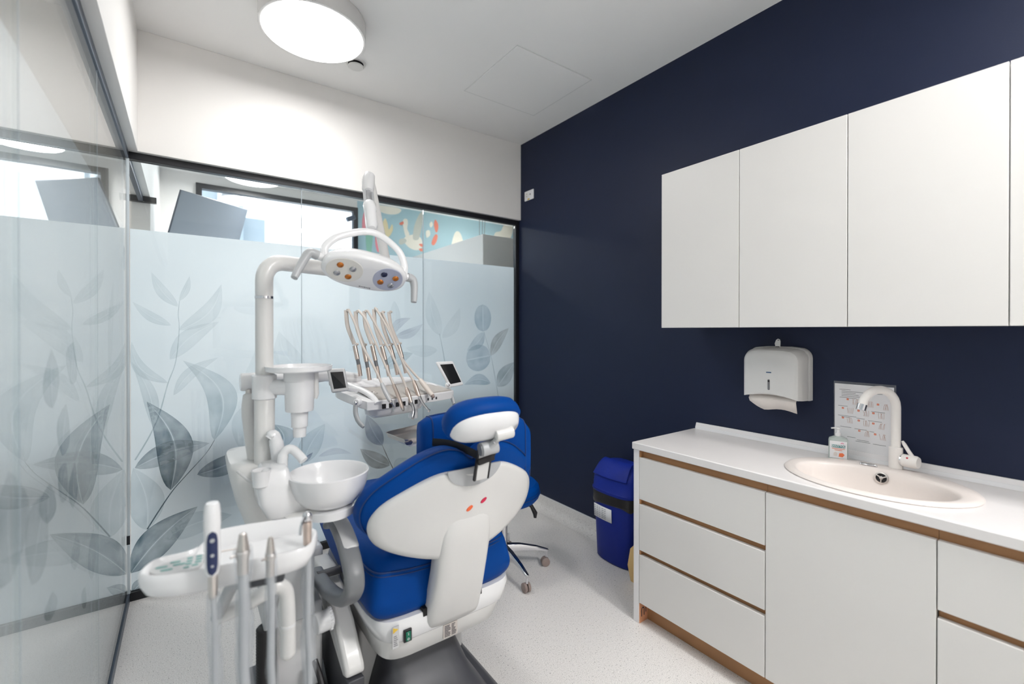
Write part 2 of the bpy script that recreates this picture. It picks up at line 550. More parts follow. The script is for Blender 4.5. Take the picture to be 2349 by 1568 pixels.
# --- leaves printed on the frosted film
def leaf_mesh(base, tip, width, bend, fn, blunt=False):
    """a pointed leaf with a midrib, in plane coordinates (a, b); fn maps them to the world"""
    B = Vector((base[0], base[1])); T = Vector((tip[0], tip[1]))
    d = T - B; L = d.length
    n = Vector((-d.y, d.x)) / L
    N = 18
    mb = MB()
    ink = mb.bm.verts.layers.float.new('ink')
    for side in (-1, 1):
        rows = []
        for i in range(N + 1):
            t = i / N
            w = width * 0.5 * (math.sin(PI * t ** 0.85) ** 0.9) * (1 - 0.15 * t)
            if blunt:
                w = width * 0.5 * math.sqrt(max(0.0, 1 - (2 * t - 1) ** 2))
            if i == N or i == 0:
                w = 0.0004
            mid = B + d * t + n * (bend * L * math.sin(PI * t) * 0.6)
            row = []
            for q, k in ((0.015, 0), (0.12, 1), (0.55, 2), (0.93, 3), (1.0, 4)):
                p = mid + n * side * w * q
                row.append((p, (0.5, 0.85, 0.7, 0.85, 1.0)[k] * (1.0 if side > 0 else 0.8) * (1.15 - 0.35 * t)))
            rows.append(row)
        rv = [[mb.bm.verts.new(fn(p.x, p.y)) for p, _ in r] for r in rows]
        for r, rr in zip(rows, rv):
            for (p, s), v in zip(r, rr):
                v[ink] = s
        for k in range(N):
            for i in range(4):
                mb.bm.faces.new((rv[k][i], rv[k][i + 1], rv[k + 1][i + 1], rv[k + 1][i]))
    return mb

def stem_mesh(pts, fn, w=0.007):
    P = spline([(p[0], p[1], 0) for p in pts], 5)
    mb = MB()
    ink = mb.bm.verts.layers.float.new('ink')
    rows = []
    for i, p in enumerate(P):
        d = (P[min(i + 1, len(P) - 1)] - P[max(i - 1, 0)]).normalized()
        n = Vector((-d.y, d.x, 0))
        ww = w * (0.35 + 0.65 * i / len(P))
        rows.append([p + n * ww * 0.5, p - n * ww * 0.5])
    rv = [[mb.bm.verts.new(fn(p.x, p.y)) for p in r] for r in rows]
    for r in rv:
        for v in r:
            v[ink] = 1.2
    for k in range(len(rv) - 1):
        mb.bm.faces.new((rv[k][0], rv[k][1], rv[k + 1][1], rv[k + 1][0]))
    return mb

# leaf prints: (base, tip) on the glass plane, width, bend, strength, tint
FAR_LEAVES = [
    (-0.036, 1.531, -0.149, 1.71, 0.058, 0.12, 0.22, 0), (-0.029, 1.562, 0.016, 1.701, 0.035, -0.1, 0.18, 0), (-0.031, 1.402, 0.164, 1.664, 0.098, -0.25, 0.22, 0), (-0.067, 1.428, -0.226, 1.55, 0.052, 0.12, 0.2, 0),
    (-0.071, 1.244, 0.151, 1.449, 0.098, 0.15, 0.18, 0), (-0.081, 1.117, -0.23, 1.341, 0.062, 0.3, 0.25, 0), (-0.056, 1.049, 0.147, 1.246, 0.065, 0.18, 0.25, 0), (0.129, 0.778, -0.014, 1.235, 0.158, -0.38, 0.42, 0),
    (-0.14, 0.884, -0.23, 1.236, 0.067, -0.12, 0.3, 0), (-0.069, 0.536, -0.169, 1.024, 0.173, -0.22, 0.85, 1), (-0.219, 0.682, 0.106, 0.764, 0.122, 0.12, 0.5, 1), (0.048, 0.597, 0.328, 0.708, 0.118, -0.12, 0.6, 1),
    (-0.17, 0.345, -0.225, 0.683, 0.159, -0.12, 0.32, 0), (-0.236, 0.137, 0.049, 0.419, 0.168, 0.1, 0.75, 1), (-0.097, 0.281, 0.213, 0.334, 0.136, 0.12, 0.3, 0), (-0.231, 0.037, -0.157, 0.093, 0.062, 0.1, 0.6, 1),
    (0.473, 0.668, 0.435, 0.83, 0.137, -0.3, 0.6, 1), (0.593, 0.566, 0.724, 0.797, 0.143, 0.1, 0.32, 0), (0.596, 0.572, 0.652, 0.626, 0.028, 0, 0.75, 3), (0.686, 0.595, 0.892, 0.579, 0.045, 0.2, 0.25, 3),
    (1.103, 0.603, 0.994, 0.827, 0.114, 0.08, 0.55, 3), (1.156, 0.454, 0.95, 0.602, 0.108, 0.1, 0.7, 4), (1.16, 1.372, 1.313, 1.491, 0.066, 0.2, 0.3, 3), (1.198, 1.357, 1.408, 1.448, 0.07, -0.15, 0.28, 3),
    (1.113, 1.136, 1.329, 1.236, 0.104, 0.1, 0.42, 0), (1.524, 1.253, 1.273, 1.278, 0.093, 0.1, 0.12, 0), (1.55, 1.36, 1.46, 1.69, 0.124, 0.1, 0.12, 0), (1.568, 1.344, 1.718, 1.575, 0.105, -0.15, 0.12, 0),
    (1.929, 1.393, 1.925, 1.609, 0.157, 0, 0.5, 2), (1.941, 1.386, 1.78, 1.243, 0.101, 0.15, 0.36, 2), (2.0, 1.198, 1.772, 1.168, 0.21, 0, 0.42, 2), (2.004, 1.198, 2.182, 1.421, 0.105, 0.12, 0.4, 4),
    (2.068, 0.942, 2.241, 1.135, 0.154, 0, 0.42, 1), (2.0, 0.975, 1.756, 0.978, 0.093, -0.25, 0.45, 2), (1.191, 0.408, 1.289, 0.484, 0.091, 0.2, 0.3, 0), (1.272, 0.299, 1.223, 0.464, 0.105, 0.1, 0.25, 0),
    (0.275, 1.036, 0.366, 1.395, 0.174, -0.3, 0.12, 0), (0.607, 1.147, 0.459, 1.394, 0.151, 0.25, 0.1, 0), (0.274, 0.678, 0.459, 1.022, 0.175, 0.3, 0.14, 0), (1.192, 1.609, 1.154, 1.302, 0.089, 0.1, 0.16, 0),
]
FAR_STEMS = [
    [(-0.029, 1.562), (-0.035, 1.490), (-0.031, 1.402), (-0.047, 1.229), (-0.081, 1.112), (-0.118, 0.951), (-0.159, 0.840), (-0.218, 0.723)],
    [(0.129, 0.778), (0.088, 0.708), (-0.006, 0.598), (-0.063, 0.528), (-0.119, 0.437), (-0.169, 0.349)],
    [(1.103, 0.603), (1.143, 0.508), (1.197, 0.391)],
    [(1.937, 1.393), (1.970, 1.294), (2.004, 1.198), (2.042, 1.029), (2.081, 0.837)],
    [(1.542, 1.377), (1.568, 1.261), (1.593, 1.129)],
]
LEFT_LEAVES = [
    (1.694, 1.255, 1.743, 1.368, 0.17, 0.45),
    (1.489, 1.218, 1.478, 1.357, 0.17, 0.40),
    (1.589, 1.083, 1.637, 1.209, 0.17, 0.45),
    (1.435, 0.965, 1.461, 1.049, 0.18, 0.60),
    (1.302, 0.888, 1.428, 1.036, 0.22, 0.35),
    (1.572, 0.972, 1.635, 1.055, 0.14, 0.55),
    (1.717, 0.909, 1.744, 1.030, 0.14, 0.50),
    (1.751, 0.726, 1.765, 0.825, 0.14, 0.35),
    (2.011, 0.578, 2.058, 0.741, 0.17, 0.40),
    (1.862, 0.559, 1.900, 0.608, 0.11, 0.60),
    (1.464, 0.733, 1.478, 0.792, 0.14, 0.55),
    (1.176, 0.953, 1.166, 1.151, 0.28, 0.35),
    (2.445, 1.219, 2.591, 1.613, 0.17, 0.25),
    (2.137, 0.952, 2.058, 1.176, 0.17, 0.30),
    (2.295, 0.999, 2.391, 1.084, 0.14, 0.40),
]
ARMS = [
    [(0.669, 2.150, 1.197), (0.650, 2.180, 1.335), (0.617, 2.200, 1.497)],
    [(0.720, 2.172, 1.172), (0.698, 2.202, 1.332), (0.669, 2.222, 1.493)],
    [(0.773, 2.194, 1.175), (0.748, 2.224, 1.333), (0.718, 2.244, 1.497)],
    [(0.833, 2.216, 1.181), (0.805, 2.246, 1.327), (0.774, 2.266, 1.508)],
    [(0.887, 2.238, 1.183), (0.857, 2.268, 1.330), (0.820, 2.288, 1.497)],
    [(0.942, 2.260, 1.187), (0.911, 2.290, 1.333), (0.868, 2.310, 1.499)],
]
HANDPIECES = [
    ( [(0.625, 2.190, 1.501), (0.645, 2.144, 1.426), (0.663, 2.098, 1.329), (0.698, 2.051, 1.237), (0.721, 2.005, 1.158)] , [(0.721, 2.005, 1.158), (0.722, 1.955, 1.120), (0.723, 1.905, 1.091)] , [(0.725, 1.900, 1.088), (0.735, 1.900, 1.068), (0.733, 1.900, 1.041)] ),
    ( [(0.678, 2.212, 1.499), (0.700, 2.169, 1.454), (0.720, 2.125, 1.373), (0.757, 2.082, 1.253), (0.789, 2.039, 1.146)] , [(0.789, 2.039, 1.146), (0.795, 1.989, 1.090), (0.793, 1.939, 1.047)] , [] ),
    ( [(0.730, 2.234, 1.499), (0.758, 2.194, 1.428), (0.783, 2.154, 1.355), (0.822, 2.113, 1.257), (0.866, 2.073, 1.122)] , [(0.866, 2.073, 1.122), (0.874, 2.040, 1.060), (0.875, 2.006, 1.023), (0.856, 1.973, 0.993)] , [] ),
    ( [(0.775, 2.256, 1.517), (0.807, 2.219, 1.448), (0.840, 2.181, 1.358), (0.887, 2.144, 1.223), (0.919, 2.107, 1.150)] , [(0.919, 2.107, 1.150), (0.930, 2.074, 1.083), (0.940, 2.040, 1.039), (0.954, 2.007, 1.012)] , [] ),
    ( [(0.821, 2.278, 1.494), (0.852, 2.244, 1.398), (0.892, 2.210, 1.270), (0.942, 2.175, 1.189), (0.970, 2.141, 1.148)] , [(0.970, 2.141, 1.148), (0.980, 2.091, 1.112), (0.990, 2.041, 1.077)] , [] ),
]

# --- the end glass: three panes, each with frosted film printed with leaves
FROST = 1.93
seams = [-0.236, 0.586, 1.408, 2.235]
films = []
far_fn = lambda a, b: Vector((a, 3.0612, b))
for i in range(3):
    x0, x1 = seams[i] + 0.0012, seams[i + 1] - 0.0012
    pane = struct('window_%d' % (i + 1), box(x0, x1, YG, YG + 0.010, 0.045, 2.285), 'glass', smooth=False,
                  label=('tall clear glass pane of the end wall beside the glass corner', 'tall clear glass pane in the middle of the end wall', 'tall clear glass pane of the end wall beside the navy wall')[i])
    film = obj('frosted_film', MB().grid([[(x0, 3.0622, 0.045), (x1, 3.0622, 0.045)], [(x0, 3.0622, FROST), (x1, 3.0622, FROST)]]), 'film', pane, smooth=False)
    films.append(film)
for i in (1, 2):
    struct('trim_%d' % (10 + i), box(seams[i] - 0.0011, seams[i] + 0.0011, YG + 0.0005, YG + 0.0135, 0.045, 2.285), 'seal', label='thin grey seal between two panes of the end glass')
for (bx, bz, tx, tz, w, bend, dk, ti) in FAR_LEAVES:
    mx_ = (bx + tx) / 2
    i = 0 if mx_ < seams[1] else (1 if mx_ < seams[2] else 2)
    obj('printed_leaf', leaf_mesh((bx, bz), (tx, tz), w, bend, far_fn, blunt=(ti == 2 and bend == 0)), leaf_mat(ti, dk), films[i], smooth=False)
for s in FAR_STEMS:
    i = 0 if s[0][0] < seams[1] else (1 if s[0][0] < seams[2] else 2)
    obj('printed_stem', stem_mesh(s, lambda a, b: Vector((a, 3.0610, b))), leaf_mat(0 if s[0][1] > 1.3 else 1 if i == 0 else 4, 0.35 if s[0][1] > 1.3 else 0.8), films[i], smooth=False)

# --- the side glass: panes along the left wall
ys = [3.035, 2.07, 1.18, 0.29, -0.60, -1.80]
lfilms = []
left_fn = lambda a, b: Vector((-0.2542, a, b))
for i in range(5):
    y1, y0 = ys[i] - 0.0012, ys[i + 1] + 0.0012
    pane = struct('window_%d' % (i + 4), box(-0.253, XG, y0, y1, 0.045, 2.285), 'glass', smooth=False,
                  label='clear glass pane of the side wall, %s from the glass corner' % ('first', 'second', 'third', 'fourth', 'fifth')[i])
    film = obj('frosted_film', MB().grid([[(-0.2552, y0, 0.045), (-0.2552, y1, 0.045)], [(-0.2552, y0, FROST), (-0.2552, y1, FROST)]]), 'film', pane, smooth=False)
    lfilms.append(film)
for i in range(1, 5):
    struct('trim_%d' % (12 + i), box(XG - 0.0022, XG - 0.0002, ys[i] - 0.0011, ys[i] + 0.0011, 0.045, 2.285), 'seal', label='thin grey seal between two panes of the side glass')
for (by, bz, ty, tz, w, dk) in LEFT_LEAVES:
    my = (by + ty) / 2
    i = 0 if my > 2.07 else (1 if my > 1.18 else 2)
    obj('printed_leaf', leaf_mesh((by, bz), (ty, tz), w, 0.08, left_fn), leaf_mat(1, dk), lfilms[i], smooth=False)

# ================================================================== THE NEXT ROOM BEYOND THE GLASS
YW = 5.45
wx0, wx1, wz0, wz1 = 0.08, 1.66, 0.35, 2.86
mb = MB()
mb.box(-3.2, wx0, YW, YW + 0.1, 0, H); mb.box(wx0, wx1, YW, YW + 0.1, wz1, H); mb.box(wx0, wx1, YW, YW + 0.1, 0, wz0)
struct('wall_window_side', mb, 'wall_white')
mural = struct('wall_mural', box(wx1, 6.2, YW, YW + 0.1, 0, H), 'mural_blue', label='pale blue wall painted with geese and butterflies in the next room')
fr = MB()
for a in ((wx0, wx0 + .05, wz0, wz1), (wx1 - .05, wx1, wz0, wz1), (wx0 + .05, wx1 - .05, wz1 - .05, wz1), (wx0 + .05, wx1 - .05, wz0, wz0 + .05)):
    fr.box(a[0], a[1], YW - 0.03, YW + 0.05, a[2], a[3])
win = struct('window_9', fr, 'black_metal', label='dark framed street window of the next room')
obj('pane', box(wx0 + .05, wx1 - .05, YW + 0.005, YW + 0.013, wz0 + .05, wz1 - .05), 'window_glass', win, smooth=False)

def blob(name, pts, m, dy, parent, n=5):
    """flat painted shape on the mural wall"""
    P = spline([(p[0], 0, p[1]) for p in pts], n, closed=True)
    b = MB(); b.prism([(p.x, YW - dy, p.z) for p in P], (0, 0.0008, 0))
    return obj(name, b, m, parent, smooth=False)
# the goose: body, neck and head, raised wing, tail, beak, feet
blob('painted_goose_body', [(2.24, 2.54), (2.32, 2.46), (2.43, 2.44), (2.50, 2.50), (2.48, 2.60), (2.40, 2.64), (2.32, 2.62), (2.27, 2.60)], 'mural_cream', 0.002, mural)
blob('painted_goose_neck', [(2.27, 2.60), (2.24, 2.70), (2.23, 2.78), (2.25, 2.82), (2.29, 2.82), (2.30, 2.77), (2.29, 2.70), (2.32, 2.63)], 'mural_cream', 0.003, mural)
blob('painted_goose_wing', [(2.37, 2.58), (2.38, 2.72), (2.42, 2.84), (2.47, 2.93), (2.51, 2.93), (2.50, 2.80), (2.47, 2.66), (2.44, 2.58)], 'mural_line', 0.0035, mural)
blob('painted_goose_tail', [(2.20, 2.56), (2.18, 2.53), (2.19, 2.49), (2.24, 2.50), (2.28, 2.54), (2.26, 2.57)], 'mural_line', 0.0028, mural)
blob('painted_goose_beak', [(2.235, 2.785), (2.195, 2.765), (2.185, 2.745), (2.21, 2.735), (2.24, 2.755)], 'mural_coral', 0.004, mural)
blob('painted_goose_foot', [(2.45, 2.52), (2.50, 2.53), (2.52, 2.51), (2.49, 2.49)], 'mural_coral', 0.004, mural)
blob('painted_goose_foot', [(2.45, 2.46), (2.50, 2.47), (2.52, 2.45), (2.48, 2.43)], 'mural_coral', 0.004, mural)
blob('painted_small_bird', [(1.97, 2.72), (2.0, 2.79), (2.03, 2.74), (2.05, 2.66), (2.09, 2.73), (2.10, 2.66), (2.06, 2.58), (2.02, 2.56), (1.99, 2.63)], 'mural_yellow', 0.002, mural)
blob('painted_butterfly_wing', [(2.69, 2.71), (2.665, 2.80), (2.68, 2.87), (2.71, 2.85), (2.73, 2.79), (2.715, 2.72)], 'mural_coral', 0.002, mural)
blob('painted_butterfly_wing', [(2.69, 2.68), (2.65, 2.62), (2.63, 2.55), (2.66, 2.53), (2.70, 2.58), (2.72, 2.66)], 'mural_coral', 0.002, mural)
blob('painted_cloud', [(1.86, 2.93), (1.95, 2.86), (2.08, 2.85), (2.18, 2.88), (2.2, 2.94), (2.0, 2.945)], 'mural_cream', 0.0018, mural)
blob('painted_tulip', [(1.72, 2.74), (1.75, 2.84), (1.79, 2.74), (1.78, 2.60), (1.75, 2.55), (1.72, 2.62)], 'mural_pink', 0.002, mural)
blob('painted_tulip', [(1.88, 2.56), (1.91, 2.62), (1.95, 2.55), (1.94, 2.42), (1.91, 2.36), (1.88, 2.44)], 'mural_pink', 0.002, mural)
blob('painted_leaf', [(1.76, 2.6), (1.80, 2.72), (1.84, 2.80), (1.85, 2.6), (1.82, 2.3), (1.78, 2.3)], 'mural_green', 0.0016, mural)
blob('painted_petal', [(2.55, 2.70), (2.60, 2.72), (2.61, 2.66), (2.56, 2.62)], 'mural_cream', 0.002, mural)
blob('painted_petal', [(2.60, 2.80), (2.63, 2.84), (2.65, 2.80), (2.62, 2.76)], 'mural_cream', 0.002, mural)
blob('painted_stone', [(2.92, 2.5), (2.97, 2.72), (3.04, 2.76), (3.10, 2.66), (3.12, 2.45), (3.0, 2.4)], 'mural_cream', 0.002, mural)
blob('painted_white_wing', [(3.62, 2.70), (3.64, 2.82), (3.74, 2.86), (3.80, 2.95), (3.95, 2.95), (3.92, 2.78), (3.78, 2.66)], 'mural_cream', 0.002, mural)
obj('painted_sky_band', MB().grid([[(1.66, YW - .0012, 2.0), (6.0, YW - .0012, 2.0)], [(1.66, YW - .0012, 2.35), (6.0, YW - .0012, 2.35)]]), 'mural_blue', mural, smooth=False)

# white partition block standing in the next room
struct('wall_low_partition', box(2.33, 3.6, 3.70, 5.44, 0, 2.335), 'wall_white', bevel=0.003, label='white low partition block in the next room beside the mural')

# slanted grey monitor hung in the next room
TL, TR, BR, BL = Vector((-0.035, 3.92, 2.39)), Vector((.498, 5.25, 2.625)), Vector((.36, 5.37, 2.0)), Vector((-.19, 4.45, 1.85))
nrm = (TR - TL).cross(BL - TL).normalized()
t = thing('hanging_monitor', 'large grey panel hung tilted behind the end glass near the window', 'monitor', tuple((TL + BR) / 2))
mb = MB(); mb.prism([TL, TR, BR, BL], nrm * -0.012)
obj('casing', mb, 'monitor_grey', t, bevel=0.004)
mb = MB(); mb.cyl((0.12, 4.80, 0.0), (0.12, 4.80, 2.10), 0.025); mb.lathe([(0.25, 0.0), (0.25, 0.02), (0.03, 0.05)], (0.12, 4.80, 0.0))
obj('floor_stand', mb, 'plastic_grey', t)

# hanging cords by the mural
t = thing('hanging_mobile', 'thin grey cords of a mobile hanging from the ceiling before the mural', 'mobile', (3.26, 5.2, H))
for k, x in enumerate((3.22, 3.27, 3.31)):
    mb = MB(); mb.tube([(x, 5.2, H), (x - 0.01 * k, 5.2, 2.6), (x - 0.04 * (k - 1), 5.2, 2.3)], 0.004, 6)
    obj('cord', mb, 'grey_mid', t)

# security camera on the window jamb
t = thing('security_camera', 'small dark camera on the right edge of the far window', 'camera', (1.58, 5.36, 2.70))
mb = MB(); mb.obox((1.55, 5.33, 2.70), (0.10, 0.06, 0.05), Matrix.Rotation(R(-25), 3, 'Y')); obj('body', mb, 'slate_metal', t, bevel=0.008)
mb = MB(); mb.cyl((1.58, 5.34, 2.72), (1.63, 5.44, 2.74), 0.012); obj('bracket', mb, 'slate_metal', t)

# furniture standing close behind the frosted film (read through it as soft shapes)
t = thing('dark_armchair', 'dark blue seat showing blurred through the frosted glass at lower left', 'chair', (0.14, 3.35, 0))
mb = MB(); mb.loft([superring(0.14, 0.62, 0.21, 0.18, 4, 32, y=3.17), superring(0.14, 0.62, 0.23, 0.20, 4, 32, y=3.20), superring(0.14, 0.62, 0.21, 0.18, 4, 32, y=3.27)])
obj('backrest', mb, 'next_navy', t)
mb = MB(); mb.box(-0.06, 0.34, 3.26, 3.70, 0.36, 0.46); obj('seat', mb, 'next_navy', t, bevel=0.03, bseg=3)
mb = MB(); mb.cyl((0.14, 3.48, 0.05), (0.14, 3.48, 0.37), 0.03); obj('pillar', mb, 'chrome', t)
mb = MB(); mb.lathe([(0.24, 0), (0.24, 0.02), (0.05, 0.06), (0.03, 0.06)], (0.14, 3.48, 0.0)); obj('foot', mb, 'chrome', t)
t = thing('tall_cabinet', 'white cabinet with a blue edge standing behind the middle pane', 'cabinet', (1.3, 3.4, 0))
mb = MB(); mb.box(0.985, 1.75, 3.16, 3.62, 0.0, 0.90); obj('body', mb, 'wall_white', t, bevel=0.003)
mb = MB(); mb.box(0.955, 0.983, 3.12, 3.62, 0.0, 0.86); obj('edge_panel', mb, 'next_blue', t)
mb = MB(); mb.box(0.98, 2.24, 3.13, 3.66, 0.90, 0.93); obj('top', mb, 'cab_edge', t)

# street outside: pale facade blocks and an air-conditioning unit
t = thing('apartment_building', 'pale grey building with windows seen through the far window', 'building', (-2.0, 12.0, 0))
mb = MB(); mb.box(-4.0, 0.98, 11.0, 15.0, -1.0, 6.2); mb.box(0.98, 1.42, 11.3, 15.0, -1.0, 3.85); obj('wall', mb, 'facade', t)
for (x, z) in ((-1.1, 5.3), (0.05, 4.9), (-0.5, 4.0), (0.55, 3.35), (-1.6, 3.9)):
    w_ = obj('window', box(x - .28, x + .28, 10.96, 11.02, z - .30, z + .30), 'facade_dark', t)
mb = MB(); mb.box(0.52, 0.88, 10.75, 11.0, 3.95, 4.22); ac = obj('air_conditioner', mb, 'paper', t, bevel=0.02)
mb = MB(); mb.lathe([(0.11, 0), (0.11, 0.02), (0.02, 0.03)], (0.68, 10.75, 4.085), (0, -1, 0), 20); obj('fan_grille', mb, 'grey_mid', ac)

# ================================================================== CEILING LAMPS AND SENSORS
def ceiling_lamp(x, y, label, watts=1.0, r=0.245):
    t = thing('ceiling_lamp', label, 'lamp', (x, y, H), 'round ceiling lamps')
    mb = MB(); mb.lathe([(r - .012, 0.002), (r, 0.004), (r, 0.085), (r - .05, 0.088), (r - .05, 0.0)][::-1], (x, y, H - 0.088))
    obj('housing', mb, 'plastic_warm', t)
    mb = MB(); mb.lathe([(0.02, 0.0), (r - .03, 0.0), (r - .013, 0.002), (r - .013, 0.02), (0.02, 0.02)], (x, y, H - 0.0905), seg=48)
    obj('diffuser', mb, 'lamp_diffuser', t)
    ld = bpy.data.lights.new('lamp_light', 'AREA')
    ld.shape = 'DISK'; ld.size = 2 * (r - .016); ld.energy = LAMP_WATTS * watts; ld.spread = R(LAMP_SPREAD); ld.color = (1.0, 0.985, 0.972)
    lo = bpy.data.objects.new('lamp_light', ld); C.objects.link(lo)
    lo.parent = t; lo.location = (0, 0, -0.0925)
    return t
ceiling_lamp(0.515, 2.385, 'round white ceiling lamp glowing above the dental chair', 0.35)
ceiling_lamp(0.53, 5.02, 'round ceiling lamp glowing beyond the end glass', 0.56)
ceiling_lamp(1.15, 0.02, 'round ceiling lamp above the worktop end of the room', 0.35)
ceiling_lamp(1.55, -1.0, 'unseen round fill lamp added near the rear wall', 1.9)  # added out of view to raise the general light of the room
ceiling_lamp(3.3, 4.4, 'unseen round fill lamp added above the white partition of the next room', 0.56)  # added lamp, out of view, that brightens the next room
ceiling_lamp(-1.55, 4.2, 'unseen round fill lamp added beyond the side glass, farther one', 0.56)  # added and unseen: light for the space left of the side glass
ceiling_lamp(-1.55, 1.3, 'unseen round fill lamp added beyond the side glass, nearer one', 0.56)  # second unseen lamp put in to light the side room

t = thing('ceiling_sensor', 'small round white ceiling disc with a dark gap beside the lamp', 'sensor', (0.80, 2.65, H))
mb = MB(); mb.lathe([(0.058, 0.0), (0.056, 0.004), (0.044, 0.006)], (0.80, 2.65, H), (0, 0, -1), 28); obj('rim', mb, 'sensor_white', t)
mb = MB(); mb.lathe([(0.043, 0.0), (0.043, 0.008), (0.020, 0.010)], (0.80, 2.65, H), (0, 0, -1), 28); obj('throat', mb, 'dark_gap', t)
mb = MB(); mb.lathe([(0.043, 0.018), (0.045, 0.021), (0.040, 0.026), (0.010, 0.028)], (0.80, 2.65, H), (0, 0, -1), 28); obj('disc', mb, 'sensor_white', t)
mb = MB(); mb.cyl((0.80, 2.65, H), (0.80, 2.65, H - 0.022), 0.008); obj('stem', mb, 'sensor_white', t)

# wall socket high on the navy wall
t = thing('wall_socket', 'white double socket plate high on the navy wall beside the corner', 'socket', (W, 2.891, 2.50))
obj('plate', box(W - 0.010, W, 2.833, 2.949, 2.462, 2.540), 'paper', t, bevel=0.004)
mb = MB(); mb.lathe([(0.021, 0.0), (0.021, 0.002), (0.003, 0.002)], (W - 0.010, 2.915, 2.505), (-1, 0, 0), 20); o = obj('outlet', mb, 'sensor_white', t)
for dz in (-0.009, 0.009):
    mb = MB(); mb.cyl((W - 0.0122, 2.915, 2.505 + dz), (W - 0.0128, 2.915, 2.505 + dz), 0.003, 10); obj('pin_hole', mb, 'dark_gap', o)
mb = MB(); mb.cyl((W - 0.0102, 2.872, 2.505), (W - 0.0122, 2.872, 2.505), 0.006, 12); obj('coax_hole', mb, 'ink_grey', t)
obj('sticker', box(W - 0.0112, W - 0.010, 2.880, 2.906, 2.464, 2.474), 'warn_yellow', t)

# ================================================================== WALL CABINETS
FX = 1.95
cy = [1.405, 1.0095, 0.613, 0.215, -0.184]
wl = ['white wall cabinet farthest from the camera, nearest the glass end', 'white wall cabinet above the paper towel dispenser, second from the glass end', 'wide white wall cabinet above the sink, third from the glass end', 'white wall cabinet cut by the right edge of the photo']
for i in range(4):
    y1, y0 = cy[i], cy[i + 1]
    t = thing('wall_cabinet', wl[i], 'cabinet', (W, (y0 + y1) / 2, 1.414), 'wall cabinets on the navy wall')
    obj('body', box(FX + 0.0195, W - 0.001, y0 + 0.0006, y1 - 0.0006, 1.416, 2.184), 'cab_white', t)
    obj('door', box(FX, FX + 0.018, y0 + 0.0014, y1 - 0.0014, 1.414, 2.187), 'cab_white', t, bevel=0.0012)

# ================================================================== BASE CABINETS
BX = 1.752
def drawer_front(name, y0, y1, z0, z1, parent):
    return obj(name, box(BX, BX + 0.019, y0, y1, z0, z1), 'cab_white', parent, bevel=0.0015)
# drawer cabinet with three fronts
t = thing('drawer_cabinet', 'white base cabinet with three drawers beside the blue bin', 'cabinet', (2.0, 1.11, 0), 'base cabinets')
obj('body', box(BX + 0.05, W - 0.001, 0.8085, 1.385, 0.095, 0.829), 'cab_white', t)
obj('end_panel', box(BX, W - 0.001, 1.3865, 1.418, 0.0, 0.8295), 'cab_edge', t, bevel=0.002)
drawer_front('drawer', 0.8085, 1.384, 0.596, 0.7955, t)
drawer_front('drawer', 0.8085, 1.384, 0.353, 0.572, t)
drawer_front('drawer', 0.8085, 1.384, 0.100, 0.330, t)
for z0, z1 in ((0.7965, 0.829), (0.573, 0.5955), (0.331, 0.3525)):
    obj('grip_channel', box(BX + 0.022, BX + 0.050, 0.8085, 1.385, z0 - 0.012, z1), 'wood', t)
    obj('channel_end', box(BX + 0.004, BX + 0.022, 1.3775, 1.386, z0, z1 - 0.0003), 'wood', t)
obj('plinth', box(1.815, 1.83, 0.8085, 1.3855, 0.0, 0.0945), 'wood', t)
lining = obj('plinth_lining', box(BX + 0.003, 1.8145, 1.3840, 1.3864, 0.0, 0.0945), 'wood_light', t)
# printed letter on the raw inner face
mb = MB()
arc = [(0.018, 0.028), (0.018, 0.058)] + [(0.027 - 0.009 * math.cos(a), 0.058 + 0.011 * math.sin(a)) for a in [PI * k / 8 for k in range(1, 8)]] + [(0.036, 0.058), (0.036, 0.030)]
mb.tube([(BX + a, 1.3836, b) for a, b in arc], 0.0026, 6, flat=0.3, ref=(0, 1, 0))
mb.tube([(BX + 0.050, 1.3836, 0.040), (BX + 0.050, 1.3836, 0.075)], 0.0026, 6, flat=0.3, ref=(0, 1, 0))
obj('printed_letters', mb, 'ink_dark', lining)
# sink cabinet
t = thing('sink_cabinet', 'white base cabinet with one wide door under the sink', 'cabinet', (2.0, 0.57, 0), 'base cabinets')
mb = MB(); mb.box(BX + 0.05, W - 0.001, 0.790, 0.8075, 0.095, 0.829); mb.box(BX + 0.05, W - 0.001, 0.3320, 0.350, 0.095, 0.829); mb.box(BX + 0.05, W - 0.001, 0.350, 0.790, 0.095, 0.115); mb.box(W - 0.012, W - 0.001, 0.350, 0.790, 0.115, 0.829)
obj('body', mb, 'cab_white', t)
drawer_front('door', 0.3335, 0.8055, 0.100, 0.7955, t)
obj('grip_channel', box(BX + 0.022, BX + 0.050, 0.3320, 0.8075, 0.785, 0.829), 'wood', t)
obj('plinth', box(1.815, 1.83, 0.3320, 0.8075, 0.0, 0.0945), 'wood', t)
# drawer cabinet at the right
t = thing('drawer_cabinet', 'white base cabinet with drawers at the right edge, right of the sink door', 'cabinet', (2.0, 0.04, 0), 'base cabinets')
obj('body', box(BX + 0.05, W - 0.001, -0.25, 0.3310, 0.095, 0.829), 'cab_white', t)
drawer_front('drawer', -0.2485, 0.3305, 0.596, 0.7955, t)
drawer_front('drawer', -0.2485, 0.3305, 0.353, 0.572, t)
drawer_front('drawer', -0.2485, 0.3305, 0.100, 0.330, t)
for z0, z1 in ((0.7965, 0.829), (0.573, 0.5955), (0.331, 0.3525)):
    obj('grip_channel', box(BX + 0.022, BX + 0.050, -0.25, 0.3310, z0 - 0.012, z1), 'wood', t)
obj('plinth', box(1.815, 1.83, -0.25, 0.3310, 0.0, 0.0945), 'wood', t)

